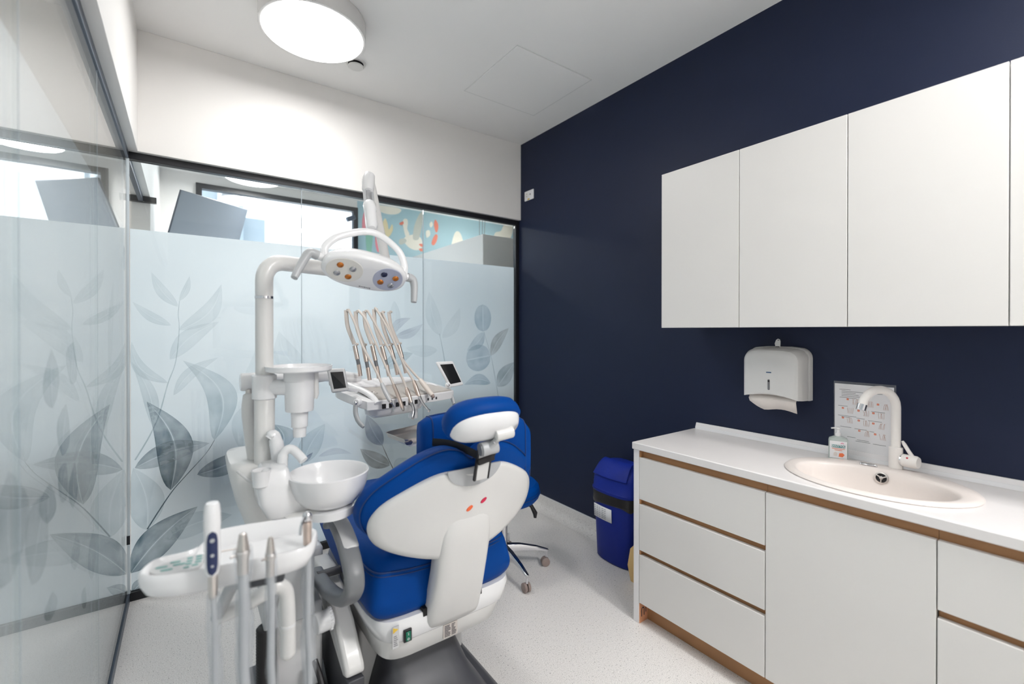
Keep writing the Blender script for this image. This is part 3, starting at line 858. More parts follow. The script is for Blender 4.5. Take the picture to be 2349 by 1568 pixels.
# worktop with an oval cut-out for the sink, and its upstand
SC = (1.995, 0.548); SA, SB = 0.222, 0.278
def ellipse(a, b, n=72, c=SC):
    return [(c[0] + a * math.cos(2 * PI * k / n), c[1] + b * math.sin(2 * PI * k / n)) for k in range(n)]
t = thing('worktop', 'long white worktop with a rounded front edge over the base cabinets', 'worktop', (2.0, 0.58, 0.83))
WX0, WX1, WY0, WY1, WZ0, WZ1 = 1.742, W - 0.001, -0.25, 1.421, 0.8305, 0.864
mb = MB()
n = 72
ell = ellipse(SA - 0.025, SB - 0.025, n)
rect = []
for (x, y) in ell:      # matching point on the rectangle for every point of the hole
    dx, dy = x - SC[0], y - SC[1]
    s = min(((WX1 - SC[0]) / dx) if dx > 1e-9 else 1e9, ((WX0 - SC[0]) / dx) if dx < -1e-9 else 1e9,
            ((0.90 - SC[1]) / dy) if dy > 1e-9 else 1e9, ((0.20 - SC[1]) / dy) if dy < -1e-9 else 1e9)
    rect.append((SC[0] + dx * s, SC[1] + dy * s))
corners = [(WX0, 0.20), (WX0, 0.90), (WX1, 0.20), (WX1, 0.90)]
for cx_, cy_ in corners:
    k = min(range(n), key=lambda j: (rect[j][0] - cx_) ** 2 + (rect[j][1] - cy_) ** 2)
    rect[k] = (cx_, cy_)
top_r = [mb.bm.verts.new((x, y, WZ1)) for x, y in rect]; top_e = [mb.bm.verts.new((x, y, WZ1)) for x, y in ell]
bot_r = [mb.bm.verts.new((x, y, WZ0)) for x, y in rect]; bot_e = [mb.bm.verts.new((x, y, WZ0)) for x, y in ell]
for k in range(n):
    j = (k + 1) % n
    mb.bm.faces.new((top_r[k], top_r[j], top_e[j], top_e[k])); mb.bm.faces.new((bot_r[k], bot_e[k], bot_e[j], bot_r[j]))
    mb.bm.faces.new((top_e[k], top_e[j], bot_e[j], bot_e[k]))
    if abs(rect[k][0] - WX0) < 1e-6 and abs(rect[j][0] - WX0) < 1e-6 or abs(rect[k][0] - WX1) < 1e-6 and abs(rect[j][0] - WX1) < 1e-6:
        mb.bm.faces.new((top_r[k], bot_r[k], bot_r[j], top_r[j]))
for (ya, yb) in ((WY0, 0.20), (0.90, WY1)):
    v = {}
    for x in (WX0, WX1):
        for y in (ya, yb):
            for z in (WZ0, WZ1):
                v[x, y, z] = mb.bm.verts.new((x, y, z))
    q = lambda *k: mb.bm.faces.new([v[a] for a in k])
    q((WX0, ya, WZ1), (WX1, ya, WZ1), (WX1, yb, WZ1), (WX0, yb, WZ1)); q((WX0, ya, WZ0), (WX0, yb, WZ0), (WX1, yb, WZ0), (WX1, ya, WZ0))
    q((WX0, ya, WZ0), (WX0, ya, WZ1), (WX0, yb, WZ1), (WX0, yb, WZ0)); q((WX1, ya, WZ0), (WX1, yb, WZ0), (WX1, yb, WZ1), (WX1, ya, WZ1))
    ye = ya if ya == WY0 else yb
    q((WX0, ye, WZ0), (WX1, ye, WZ0), (WX1, ye, WZ1), (WX0, ye, WZ1))
bmesh.ops.remove_doubles(mb.bm, verts=mb.bm.verts, dist=1e-5)
obj('slab', mb, 'worktop', t, bevel=0.004, bseg=3)
UY1 = 1.405
mb = MB(); mb.prism([(W - 0.001, -0.25, 0.8645), (W - 0.016, -0.25, 0.8645), (W - 0.014, -0.25, 0.882), (W - 0.008, -0.25, 0.898), (W - 0.001, -0.25, 0.898)], (0, UY1 + 0.25, 0))
o = obj('upstand', mb, 'cab_edge', t)
mb = MB(); mb.prism([(W - 0.016, -0.25, 0.8645), (W - 0.0185, -0.25, 0.8645), (W - 0.0165, -0.25, 0.8795), (W - 0.0145, -0.25, 0.8805)], (0, UY1 + 0.25, 0))
obj('upstand_strip', mb, 'paper', o)

# ------------------------------------------------------------------ sink
t = thing('sink', 'oval cream composite sink set in the white worktop', 'sink', (SC[0], SC[1], 0.80))
mb = MB()
rings = []
def ering(a, b, z, cx_=SC[0], cy_=SC[1]):
    return [(cx_ + a * math.cos(2 * PI * k / 72), cy_ + b * math.sin(2 * PI * k / 72), z) for k in range(72)]
bx = SC[0] - 0.030
for (a, b, z, cx_) in ((SA - .03, SB - .03, 0.8635, SC[0]), (SA, SB, 0.8645, SC[0]), (SA + .002, SB + .002, 0.868, SC[0]), (SA - .004, SB - .004, 0.8745, SC[0]), (SA - .016, SB - .016, 0.8765, SC[0]),
                       (0.176, 0.236, 0.8765, bx), (0.170, 0.230, 0.874, bx), (0.164, 0.224, 0.866, bx), (0.158, 0.217, 0.84, bx), (0.148, 0.206, 0.79, bx), (0.128, 0.184, 0.745, bx), (0.09, 0.14, 0.728, bx), (0.02, 0.02, 0.724, bx)):
    rings.append(ering(a, b, z, cx_))
mb.loft(rings, cap_first=False)
obj('basin', mb, 'sink_white', t, sharp=60)
# round overflow strainer on the back wall of the basin
oc = Vector((bx + 0.1575, 0.557, 0.845)); oax = Vector((-1, 0, 0.16)).normalized()
mb = MB(); mb.lathe([(0.022, 0.0), (0.0215, 0.004), (0.017, 0.005), (0.017, 0.002)], oc, oax, 24, cap=False); o = obj('overflow_ring', mb, 'steel', t)
mb = MB(); mb.lathe([(0.0172, 0.0), (0.0172, 0.0015), (0.001, 0.0016)], oc, oax, 20); obj('overflow_hole', mb, 'dark_gap', o)
qm = oax.to_track_quat('Z', 'Y').to_matrix()
mb = MB()
for k in range(3):
    a = 2 * PI * k / 3 + 0.5
    mb.tube([oc + oax * 0.0035, oc + oax * 0.0035 + qm @ Vector((0.0175 * math.cos(a), 0.0175 * math.sin(a), 0))], 0.0025, 8)
mb.lathe([(0.006, 0.0), (0.006, 0.005), (0.001, 0.006)], oc, oax, 12)
obj('overflow_spokes', mb, 'steel', o)
mb = MB(); mb.lathe([(0.03, 0.0), (0.028, 0.004), (0.01, 0.002)], (bx, SC[1], 0.7255), (0, 0, 1), 24); obj('drain', mb, 'steel', t)
# small chrome overflow plate on the back rim
mb = MB(); mb.obox((bx + 0.177, 0.603, 0.8785), (0.014, 0.055, 0.016), Matrix.Rotation(R(8), 3, 'Z')); obj('rim_plate', mb, 'chrome', t, bevel=0.006, bseg=3)

# ------------------------------------------------------------------ tap
t = thing('tap', 'white swan-neck mixer tap with chrome tip behind the sink', 'tap', (2.193, 0.532, 0.8765))
mb = MB(); mb.lathe([(0.0215, 0.0), (0.022, 0.003), (0.0215, 0.078), (0.0195, 0.080), (0.012, 0.080)], (2.193, 0.532, 0.8768)); obj('base', mb, 'tap_white', t)
d = Vector((2.080 - 2.193, 0.605 - 0.532, 0)); L = d.length; dn = d / L
c0 = Vector((2.193, 0.532, 1.108)); ra = L / 2
pts = [(2.193, 0.532, 0.955), (2.193, 0.532, 1.04), tuple(c0)]
for k in range(1, 13):
    a = PI * 0.94 * k / 12
    pts.append(tuple(c0 + dn * ra * (1 - math.cos(a)) + Vector((0, 0, ra * math.sin(a)))))
pts_end = Vector(pts[-1]); tdir = (Vector(pts[-1]) - Vector(pts[-2])).normalized()
mb = MB(); mb.tube(pts, 0.0152, 16); obj('spout', mb, 'tap_white', t, sharp=50)
mb = MB(); mb.cyl(pts_end, pts_end + tdir * 0.022, 0.0156, 18); obj('aerator', mb, 'chrome', t)
mb = MB(); mb.tube([(2.193, 0.514, 0.912), (2.190, 0.502, 0.912), (2.186, 0.470, 0.912), (2.185, 0.464, 0.912)], [0.0235, 0.0235, 0.0235, 0.020], 24); k_ = obj('knob', mb, 'tap_white', t, sharp=40)
mb = MB(); mb.cyl((2.193, 0.512, 0.912), (2.192, 0.508, 0.912), 0.0245, 24); obj('knob_ring', mb, 'chrome', k_)
mb = MB(); mb.tube([(2.188, 0.482, 0.930), (2.188, 0.494, 0.950), (2.189, 0.506, 0.972), (2.189, 0.512, 0.984)], [0.007, 0.0065, 0.0065, 0.004], 12); obj('lever', mb, 'tap_white', k_)
mb = MB(); mb.ball((2.171, 0.494, 0.926), 0.0035); obj('hot_mark', mb, 'red_ink', k_)

# ------------------------------------------------------------------ soap bottle
bc = (2.200, 0.722)
t = thing('soap_bottle', 'clear pump bottle of hand soap behind the sink', 'bottle', (bc[0], bc[1], 0.8645))
rotb = Matrix.Rotation(R(20), 3, 'Z')
def bring(w, dpt, z, n=4):
    out = []
    for k in range(32):
        a = 2 * PI * k / 32
        c_, s_ = math.cos(a), math.sin(a)
        p = rotb @ Vector((dpt * math.copysign(abs(c_) ** (2 / n), c_), w * math.copysign(abs(s_) ** (2 / n), s_), 0))
        out.append((bc[0] + p.x, bc[1] + p.y, z))
    return out
mb = MB(); mb.loft([bring(0.030, 0.015, 0.8647), bring(0.0335, 0.018, 0.868), bring(0.0335, 0.018, 0.945), bring(0.031, 0.017, 0.953), bring(0.018, 0.012, 0.960, 2), bring(0.010, 0.010, 0.962, 2)])
b_ = obj('body', mb, 'clear_plastic', t)
mb = MB(); mb.lathe([(0.0105, 0), (0.0105, 0.012), (0.007, 0.014), (0.004, 0.03)], (bc[0], bc[1], 0.962), seg=16); obj('collar', mb, 'plastic_white', t)
mb = MB(); mb.lathe([(0.004, 0), (0.008, 0.002), (0.008, 0.010), (0.003, 0.012)], (bc[0], bc[1], 0.988), seg=16); mb.tube([(bc[0], bc[1], 0.996), (bc[0] - 0.02, bc[1] + 0.018, 0.994)], 0.003, 8)
obj('pump_head', mb, 'plastic_white', t)
xl = rotb @ Vector((0, -1, 0)); nl = rotb @ Vector((-1, 0, 0))
lc = Vector((bc[0], bc[1], 0)) + nl * 0.0186
lab = MB(); lab.obox((lc.x, lc.y, 0.908), (0.0004, 0.058, 0.070), rotb); lab_o = obj('label', lab, 'paper', t)
lab = MB(); q = lc + nl * 0.0005; lab.obox((q.x, q.y, 0.922), (0.0004, 0.046, 0.011), rotb); obj('label_band', lab, 'label_teal', lab_o)
q = lc + nl * 0.001
text('label_name', 'SANYTOL', 0.0105, (q.x, q.y, 0.922), xl, (0, 0, 1), 'paper', lab_o, bold=0.0003)
mb = MB(); mb.tube([tuple(q + xl * (0.008 + 0.010 * k / 6) + Vector((0, 0, 0.934 + 0.003 * math.sin(PI * k / 6)))) for k in range(7)], 0.0012, 6); obj('label_arc', mb, 'label_pink', lab_o)
mb = MB(); mb.obox(tuple(q + Vector((0, 0, 0.912))), (0.0004, 0.044, 0.002), rotb); mb.obox(tuple(q + Vector((0, 0, 0.906))), (0.0004, 0.026, 0.002), rotb); obj('label_lines', mb, 'ink_orange', lab_o)
mb = MB(); c_ = q + xl * 0.010 + Vector((0, 0, 0.888)); mb.prism([tuple(c_ + xl * a + Vector((0, 0, b))) for a, b in ((-.009, -.008), (.004, -.009), (.011, .001), (.004, .008), (-.007, .006))], nl * 0.0003); obj('label_flower', mb, 'ink_orange', lab_o)
mb = MB(); c_ = q - xl * 0.010 + Vector((0, 0, 0.890)); mb.prism([tuple(c_ + xl * a + Vector((0, 0, b))) for a, b in ((-.006, -.008), (.005, -.008), (.006, .004), (0, .009), (-.006, .004))], nl * 0.0003); obj('label_almond', mb, 'paper_warm', lab_o)

# ------------------------------------------------------------------ handwashing sheet in a plastic pocket
t = thing('instruction_sheet', 'white handwashing instruction sheet in a clear pocket on the navy wall', 'paper', (W, 0.655, 0.905))
PX = W - 0.0022
SY1, SY0, SZ0, SZ1 = 0.757, 0.556, 0.885, 1.174
obj('pocket', box(PX - 0.0004, W - 0.0005, SY0 - 0.006, SY1 + 0.004, SZ0 - 0.003, SZ1 + 0.010), 'poly_pocket', t, smooth=False)
sheet = obj('sheet', box(PX - 0.0012, PX - 0.0006, SY0, SY1, SZ0, SZ1), 'paper', t, smooth=False)
IX = PX - 0.0014
def sq(y, z, w, h, mbx):       # flat mark on the sheet; y measured from the left edge, z from the top
    mbx.box(IX - 0.0001, IX + 0.0001, SY1 - y - w / 2, SY1 - y + w / 2, SZ1 - z - h / 2, SZ1 - z + h / 2)
lines = MB()
for y, z, w in ((0.037, 0.024, 0.04), (0.095, 0.031, 0.14), (0.050, 0.037, 0.05), (0.055, 0.044, 0.06), (0.070, 0.051, 0.09), (0.048, 0.058, 0.06),
                (0.03, 0.094, 0.034), (0.090, 0.100, 0.03), (0.150, 0.104, 0.045), (0.045, 0.135, 0.065), (0.04, 0.140, 0.03), (0.092, 0.139, 0.028), (0.140, 0.143, 0.045),
                (0.04, 0.182, 0.04), (0.092, 0.184, 0.042), (0.13, 0.187, 0.015), (0.06, 0.222, 0.03), (0.10, 0.229, 0.04), (0.10, 0.235, 0.05), (0.155, 0.236, 0.042)):
    sq(y, z, w, 0.0016, lines)
obj('printed_text', lines, 'ink_grey', sheet, smooth=False)
cells = [(0.047, 0.064, '1'), (0.100, 0.068, '2'), (0.150, 0.073, '3'), (0.030, 0.103, '4'), (0.085, 0.107, '5'), (0.135, 0.110, '6'), (0.030, 0.144, '7'), (0.086, 0.148, '8'), (0.135, 0.152, '9'), (0.088, 0.190, '10'), (0.141, 0.195, '11')]
for y, z, nm in cells:
    b_ = MB(); sq(y, z, 0.0075, 0.0075, b_); s_ = obj('number_square', b_, 'ink_orange', sheet, smooth=False)
    text('number', nm, 0.0062, (IX - 0.0003, SY1 - y, SZ1 - z), (0, -1, 0), (0, 0, 1), 'paper', s_, depth=0.0001)
    dr = MB(); cy0, cz0 = SY1 - y - 0.026, SZ1 - z - 0.008
    rnd = random.Random(nm)
    for f in range(5):
        a = rnd.uniform(-0.5, 0.5)
        p0 = (IX - 0.0002, cy0 + (f - 2) * 0.004, cz0 - 0.012)
        p1 = (IX - 0.0002, cy0 + (f - 2) * 0.004 + 0.008 * a, cz0 + 0.004)
        p2 = (IX - 0.0002, cy0 + (f - 2) * 0.003 + 0.016 * a, cz0 + 0.012)
        dr.tube(spline([p0, p1, p2], 4), 0.0005, 4)
    obj('hand_drawing', dr, 'ink_skin', sheet)

# ------------------------------------------------------------------ paper towel dispenser
t = thing('towel_dispenser', 'white paper towel dispenser on the navy wall under the cabinets', 'dispenser', (W, 0.975, 1.085))
DY0, DY1, DZ0, DZ1 = 0.842, 1.108, 1.088, 1.322
def dring(x, inset, zlow=0.0, rnd_=0.045):
    pts = []
    y0_, y1_, z0_, z1_ = DY0 + inset, DY1 - inset, DZ0 + zlow, DZ1 - inset
    rr = rnd_
    for k in range(7):
        a = PI / 2 * k / 6
        pts.append((x, y1_ - rr * (1 - math.sin(a)), z1_ - rr * (1 - math.cos(a))) if False else (x, y1_ - rr + rr * math.cos(a), z1_ - rr + rr * math.sin(a)))
    pts.append((x, (y0_ + y1_) / 2 + 0.05, z1_ + 0.004)); pts.append((x, (y0_ + y1_) / 2 - 0.05, z1_ + 0.004))
    for k in range(7):
        a = PI / 2 + PI / 2 * k / 6
        pts.append((x, y0_ + rr + rr * math.cos(a), z1_ - rr + rr * math.sin(a)))
    for k in range(9):
        u_ = k / 8
        pts.append((x, y0_ + (y1_ - y0_) * u_, z0_ + 0.016 * math.sin(PI * u_)))
    return pts
mb = MB(); mb.loft([dring(W - 0.0008, 0.0), dring(W - 0.030, 0.0), dring(W - 0.036, 0.003)]); obj('back_shell', mb, 'plastic_warm', t, sharp=40)
mb = MB(); mb.loft([dring(W - 0.037, 0.004), dring(W - 0.085, 0.008, 0.002), dring(W - 0.112, 0.016, 0.004), dring(W - 0.120, 0.030, 0.010, 0.04)]); cov = obj('cover', mb, 'plastic_warm', t, sharp=50, bevel=0.002)
mb = MB(); mb.prism([(W - 0.1215, 0.976 + a, 1.150 + b) for a, b in [(0.0045 * math.cos(PI * k / 8), 0.024 + 0.0045 * math.sin(PI * k / 8)) for k in range(9)] + [(0.0045 * math.cos(PI + PI * k / 8), -0.016 + 0.0045 * math.sin(PI + PI * k / 8)) for k in range(9)]], (0.004, 0, 0))
win_ = obj('level_window', mb, 'ink_grey', cov)
mb = MB(); mb.prism([(W - 0.1222, 0.976 + a, 1.1705 + b) for a, b in [(0.0042 * math.cos(2 * PI * k / 14), 0.0042 * math.sin(2 * PI * k / 14)) for k in range(14)]], (0.002, 0, 0)); obj('window_opening', mb, 'dark_gap', win_)
text('maker_mark', 'mesa', 0.0105, (W - 0.1212, 0.976, 1.2105), (0, -1, 0), (0, 0, 1), 'ink_blue', cov, depth=0.0006, bold=0.0002)
# paper hanging out
rows = []
for k in range(13):
    u_ = k / 12
    y_ = DY1 - 0.034 - u_ * 0.205
    drop = 0.050 - 0.030 * max(0, 0.35 - u_) / 0.35 + 0.006 * math.sin(u_ * 7)
    rows.append([(W - 0.085, y_, DZ0 + 0.018), (W - 0.100, y_ + 0.002, DZ0 - 0.005), (W - 0.098 - 0.004 * math.sin(u_ * 6), y_ - 0.002, DZ0 - drop)])
mb = MB(); mb.grid(rows); tw = obj('paper_towel', mb, 'paper_warm', t)
sol = tw.modifiers.new('thickness', 'SOLIDIFY'); sol.thickness = 0.0012
# key in the top lock
mb = MB()
kp = [(0.012, 0.0), (0.016, 0.018), (0.010, 0.034), (0.002, 0.040), (-0.006, 0.037), (-0.009, 0.028), (-0.008, 0.0)]
mb.prism([(W - 0.075, 0.955 + a, DZ1 + 0.001 + b) for a, b in kp], (0.003, 0, 0)); ky = obj('key', mb, 'plastic_warm', t, bevel=0.001)
mb = MB(); mb.box(W - 0.0762, W - 0.0712, 0.950, 0.967, DZ1 + 0.0025, DZ1 + 0.006); mb.prism([(W - 0.0762, 0.953 + a, DZ1 + 0.033 + b) for a, b in ((-0.003, 0), (0.006, 0), (0.004, 0.003), (-0.001, 0.003))], (0.005, 0, 0)); obj('key_slots', mb, 'dark_gap', ky)

# ------------------------------------------------------------------ blue swing bin
t = thing('swing_bin', 'blue plastic swing-top bin lined with a black bag beside the cabinets', 'bin', (2.15, 1.845, 0))
def binring(w, x0, x1, z, n=5, yc=1.845, bulge=0.018):
    out = []
    for k in range(48):
        a = 2 * PI * k / 48
        c_, s_ = math.cos(a), math.sin(a)
        xx = (x0 + x1) / 2 + (x1 - x0) / 2 * math.copysign(abs(c_) ** (2 / n), c_)
        yy = yc + w * math.copysign(abs(s_) ** (2 / n), s_)
        if c_ < 0:
            xx -= bulge * (1 - ((yy - yc) / w) ** 2)
        out.append((xx, yy, z))
    return out
mb = MB(); mb.loft([binring(0.128, 2.085, 2.235, 0.0), binring(0.138, 2.075, 2.240, 0.012), binring(0.152, 2.060, 2.255, 0.40), binring(0.153, 2.058, 2.256, 0.425)]); obj('body', mb, 'bin_blue', t, sharp=50)
mb = MB()
rs = []
rnd = random.Random(3)
for z, g in ((0.352, 0.004), (0.356, 0.007), (0.37, 0.006), (0.39, 0.005), (0.41, 0.007), (0.424, 0.005)):
    ring = binring(0.152 + g, 2.060 - g, 2.257, z)
    rs.append([(min(p[0] + rnd.uniform(-.0015, .0015), W - 0.004), p[1] + rnd.uniform(-.0015, .0015), p[2] + 0.010 * math.sin(i * 0.55) * (1 if z < 0.36 else 0.2)) for i, p in enumerate(ring)])
mb.loft(rs, cap=False); obj('bin_bag', mb, 'bag_black', t, sharp=60)
mb = MB()
lr = [binring(0.158, 2.050, 2.260, 0.420), binring(0.160, 2.048, 2.261, 0.424), binring(0.160, 2.048, 2.261, 0.436), binring(0.156, 2.054, 2.258, 0.441), binring(0.153, 2.060, 2.255, 0.50), binring(0.146, 2.072, 2.250, 0.530), binring(0.132, 2.098, 2.245, 0.566, 4), binring(0.112, 2.130, 2.236, 0.588, 3.5), binring(0.07, 2.15, 2.22, 0.598, 3)]
mb.loft(lr); lid = obj('lid', mb, 'bin_blue', t, sharp=50)
# swing flap: a slightly raised sloping panel with a push dimple
fp = []
def lid_pt(u_, v_):      # sloping front-top surface of the lid
    y_ = 1.845 + u_ * (0.130 - 0.022 * v_)
    return Vector((2.056 + 0.088 * v_ - 0.016 * (1 - u_ * u_) * (1 - v_), y_, 0.516 + 0.086 * math.sin(v_ * PI / 2)))
rows = [[lid_pt(-1 + 2 * i / 12, j / 8) for i in range(13)] for j in range(9)]
mb = MB(); mb.grid(rows); fl = obj('flap', mb, 'bin_blue', lid); sol = fl.modifiers.new('thickness', 'SOLIDIFY'); sol.thickness = 0.010; sol.offset = 0; bv = fl.modifiers.new('bevel', 'BEVEL'); bv.width = 0.003; bv.segments = 2
mb = MB(); mb.lathe([(0.024, 0.0), (0.023, 0.004), (0.012, 0.006), (0.002, 0.0065)], lid_pt(0.22, 0.32), Vector((-0.7, 0, 0.72)), 24); obj('push_dimple', mb, 'bin_blue', fl)
mb = MB()
rows = []
for z in (0.255, 0.335):
    row = []
    for k in range(7):
        y_ = 1.966 - 0.150 * k / 6
        w_ = 0.150; x_ = 2.060 - 0.018 * (1 - ((y_ - 1.845) / w_) ** 2) + 0.006 * (0.40 - z) / 0.4 * 2
        row.append((x_ - 0.0035, y_, z))
    rows.append(row)
mb.grid(rows); lb = obj('label', mb, 'paper', t); sol = lb.modifiers.new('thickness', 'SOLIDIFY'); sol.thickness = 0.0008
mb = MB()
for j in range(6):
    for k in range(5):
        y_ = 1.960 - 0.022 * k; x_ = 2.060 - 0.018 * (1 - ((y_ - 1.845) / 0.15) ** 2) - 0.0048 + 0.0035
        mb.box(x_ - 0.0014, x_ - 0.0002 - 0.0004, y_ - 0.016 + 0.004 * ((j * 3 + k) % 3), y_, 0.266 + 0.011 * j, 0.2685 + 0.011 * j)
obj('label_print', mb, 'ink_grey', lb, smooth=False)

# kraft paper bag tucked between bin and cabinet
t = thing('paper_bag', 'yellow-brown paper bag tucked between the bin and the cabinet end', 'bag', (2.12, 1.55, 0))
mb = MB(); mb.loft([[(2.01, 1.46, 0.001), (2.22, 1.46, 0.001), (2.22, 1.640, 0.001), (2.01, 1.646, 0.001)], [(2.0, 1.46, 0.09), (2.22, 1.46, 0.09), (2.22, 1.652, 0.09), (2.0, 1.660, 0.09)], [(2.03, 1.47, 0.17), (2.2, 1.47, 0.17), (2.2, 1.66, 0.17), (2.03, 1.666, 0.17)], [(2.06, 1.50, 0.22), (2.18, 1.50, 0.22), (2.18, 1.62, 0.22), (2.06, 1.63, 0.22)]])
obj('bag', mb, 'kraft', t)
mb = MB(); mb.box(2.003, 2.06, 1.660, 1.6615, 0.07, 0.10); mb.box(2.02, 2.05, 1.656, 1.6585, 0.03, 0.05); obj('print', mb, 'ink_dark', t)

# ------------------------------------------------------------------ rolling stool
SXc, SYc = 1.50, 2.16
t = thing('rolling_stool', 'round blue stool with chrome star base behind the dental chair', 'stool', (SXc, SYc, 0))
mb = MB(); mb.lathe([(0.05, 0.415), (0.19, 0.42), (0.208, 0.44), (0.213, 0.47), (0.208, 0.50), (0.19, 0.518), (0.12, 0.525), (0.01, 0.527)], (SXc, SYc, 0), seg=48); st = obj('seat', mb, 'leather', t)
mb = MB(); mb.tube([(SXc + 0.2145 * math.cos(2 * PI * k / 48), SYc + 0.2145 * math.sin(2 * PI * k / 48), 0.462) for k in range(49)], 0.003, 8); obj('piping', mb, 'leather_seam', st)
mb = MB(); mb.tube([(SXc + 0.2135 * math.cos(2 * PI * k / 48), SYc + 0.2135 * math.sin(2 * PI * k / 48), 0.476) for k in range(49)], 0.0015, 6); obj('stitching', mb, 'leather_seam', st)
mb = MB(); mb.cyl((SXc, SYc, 0.20), (SXc, SYc, 0.415), 0.014); obj('gas_lift', mb, 'chrome', t)
mb = MB(); mb.cyl((SXc, SYc, 0.305), (SXc, SYc, 0.320), 0.027); obj('sleeve_cap', mb, 'black_rubber', t)
mb = MB(); mb.cyl((SXc, SYc, 0.10), (SXc, SYc, 0.306), 0.0255); obj('column', mb, 'chrome', t)
mb = MB(); mb.tube([(SXc + 0.04, SYc - 0.01, 0.41), (SXc + 0.12, SYc - 0.05, 0.385), (SXc + 0.15, SYc - 0.075, 0.365), (SXc + 0.163, SYc - 0.095, 0.325), (SXc + 0.160, SYc - 0.098, 0.30)], [0.005, 0.006, 0.011, 0.014, 0.008], 10); obj('lever', mb, 'black_rubber', t)
for k in range(5):
    a = R(-96 + 72 * k)
    dx, dy = math.cos(a), math.sin(a)
    P = lambda r_, z_: (SXc + dx * r_, SYc + dy * r_, z_)
    nn = Vector((-dy, dx, 0))
    ring = []
    for r_, zt, hw, h_ in ((0.02, 0.155, 0.022, 0.05), (0.10, 0.148, 0.017, 0.038), (0.20, 0.125, 0.013, 0.026), (0.262, 0.102, 0.011, 0.018), (0.274, 0.098, 0.008, 0.014)):
        q = Vector(P(r_, zt))
        ring.append([q + nn * hw * 0.7, q - nn * hw * 0.7, q - nn * hw + Vector((0, 0, -h_ * .3)), q - nn * hw * 0.8 + Vector((0, 0, -h_)), q + nn * hw * 0.8 + Vector((0, 0, -h_)), q + nn * hw + Vector((0, 0, -h_ * .3))])
    mb = MB(); mb.loft(ring); lg = obj('leg', mb, 'chrome', t, bevel=0.002)
    mb = MB(); mb.cyl(P(0.262, 0.05), P(0.262, 0.095), 0.008, 10); obj('castor_stem', mb, 'chrome', lg)
    mb = MB()
    for s_ in (-1, 1):
        c_ = Vector(P(0.255, 0.0255))
        wa = nn * s_
        mb.tube([c_ + wa * 0.003, c_ + wa * 0.005, c_ + wa * 0.017, c_ + wa * 0.020], [0.0235, 0.025, 0.025, 0.020], 24)
    mb.tube([Vector(P(0.255, 0.0255)) - nn * 0.004, Vector(P(0.255, 0.0255)) + nn * 0.004], 0.012, 12)
    obj('castor', mb, 'castor', lg)

# ================================================================== DENTAL CHAIR (faces away from the camera, +Y)
CXc = 0.745
t = thing('dental_chair', 'blue upholstered dental chair with white shell back, seen from behind', 'dental chair', (CXc, 1.7, 0))
def y_rear(lx, z):                     # rear surface of the reclined back shell
    return 1.272 - (z - 0.83) * math.tan(R(14)) + 0.080 * (lx / 0.33) ** 2 + 0.06 * max(0, 0.70 - z)
def outline(ctrl, n=6):
    right = [Vector((a, 0, b)) for a, b in ctrl]
    left = [Vector((-a, 0, b)) for a, b in ctrl[-2:0:-1]]
    return spline(right + left, n, closed=True)
def shrink(P, s, c=(0, 0.84)):
    return [Vector((c[0] + (p.x - c[0]) * s, 0, c[1] + (p.z - c[1]) * s)) for p in P]
rim = outline([(0.0, 0.672), (.08, .676), (.17, .700), (.255, .738), (.315, .790), (.331, .850), (.306, .912), (.24, .968), (.165, 1.016), (.10, 1.036), (.045, 1.024), (0.0, 0.992)])
white = outline([(0.0, 0.652), (.08, .658), (.17, .686), (.25, .724), (.294, .765), (.304, .820), (.278, .872), (.21, .918), (.13, .955), (.06, .962), (0.0, 0.955)])
def ring_at(P, dy):
    return [(CXc + p.x, y_rear(p.x, p.z) + dy, p.z) for p in P]
mb = MB()
mb.loft([ring_at(shrink(rim, .55), 0.008), ring_at(shrink(rim, .88), 0.006), ring_at(shrink(rim, .95), 0.012), ring_at(shrink(rim, .99), 0.028), ring_at(rim, 0.048), ring_at(shrink(rim, .99), 0.068), ring_at(shrink(rim, .95), 0.086), ring_at(shrink(rim, .86), 0.096), ring_at(shrink(rim, .5), 0.092)])
bc_ = obj('backrest_cushion', mb, 'leather', t, sharp=80)
half = [p for p in rim]
mb = MB(); mb.tube(ring_at(shrink(rim, .978), 0.0165) + ring_at(shrink(rim, .978), 0.0165)[:1], 0.0022, 6); obj('seam', mb, 'leather_seam', bc_)
mb = MB()
mb.loft([ring_at(shrink(white, .999), 0.012), ring_at(white, 0.0), ring_at(shrink(white, .975), -0.010), ring_at(shrink(white, .90), -0.0135), ring_at(shrink(white, .6), -0.015), ring_at(shrink(white, .2), -0.0155)])
sh = obj('back_shell', mb, 'plastic_warm', t, sharp=70)
# grey recess at the top of the shell where the headrest bar enters
def arcshape(w, h, zt, n=20):
    return [Vector((w * math.cos(a), 0, zt + h * math.sin(a))) for a in [PI + PI * k / n for k in range(n + 1)]]
P = arcshape(0.098, 0.062, 0.968)
mb = MB(); mb.loft([[(CXc + p.x, y_rear(p.x, p.z) - 0.012, p.z) for p in P], [(CXc + p.x, y_rear(p.x, p.z) - 0.0185, p.z) for p in P]]); obj('bar_recess', mb, 'plastic_grey', sh)
for (lx, z, m_) in ((-0.004, 0.826, 'dot_orange'), (0.048, 0.842, 'dot_red')):
    P = [(CXc + lx + 0.0105 * math.cos(a) + 0.003 * math.sin(a), 0.0085 * math.sin(a) + 0.003 * math.cos(a) + z) for a in [2 * PI * k / 20 for k in range(20)]]
    mb = MB(); mb.loft([[(x, y_rear(x - CXc, z_) - 0.013, z_) for x, z_ in P], [(x, y_rear(x - CXc, z_) - 0.0172, z_) for x, z_ in P]]); obj('badge_dot', mb, m_, sh)
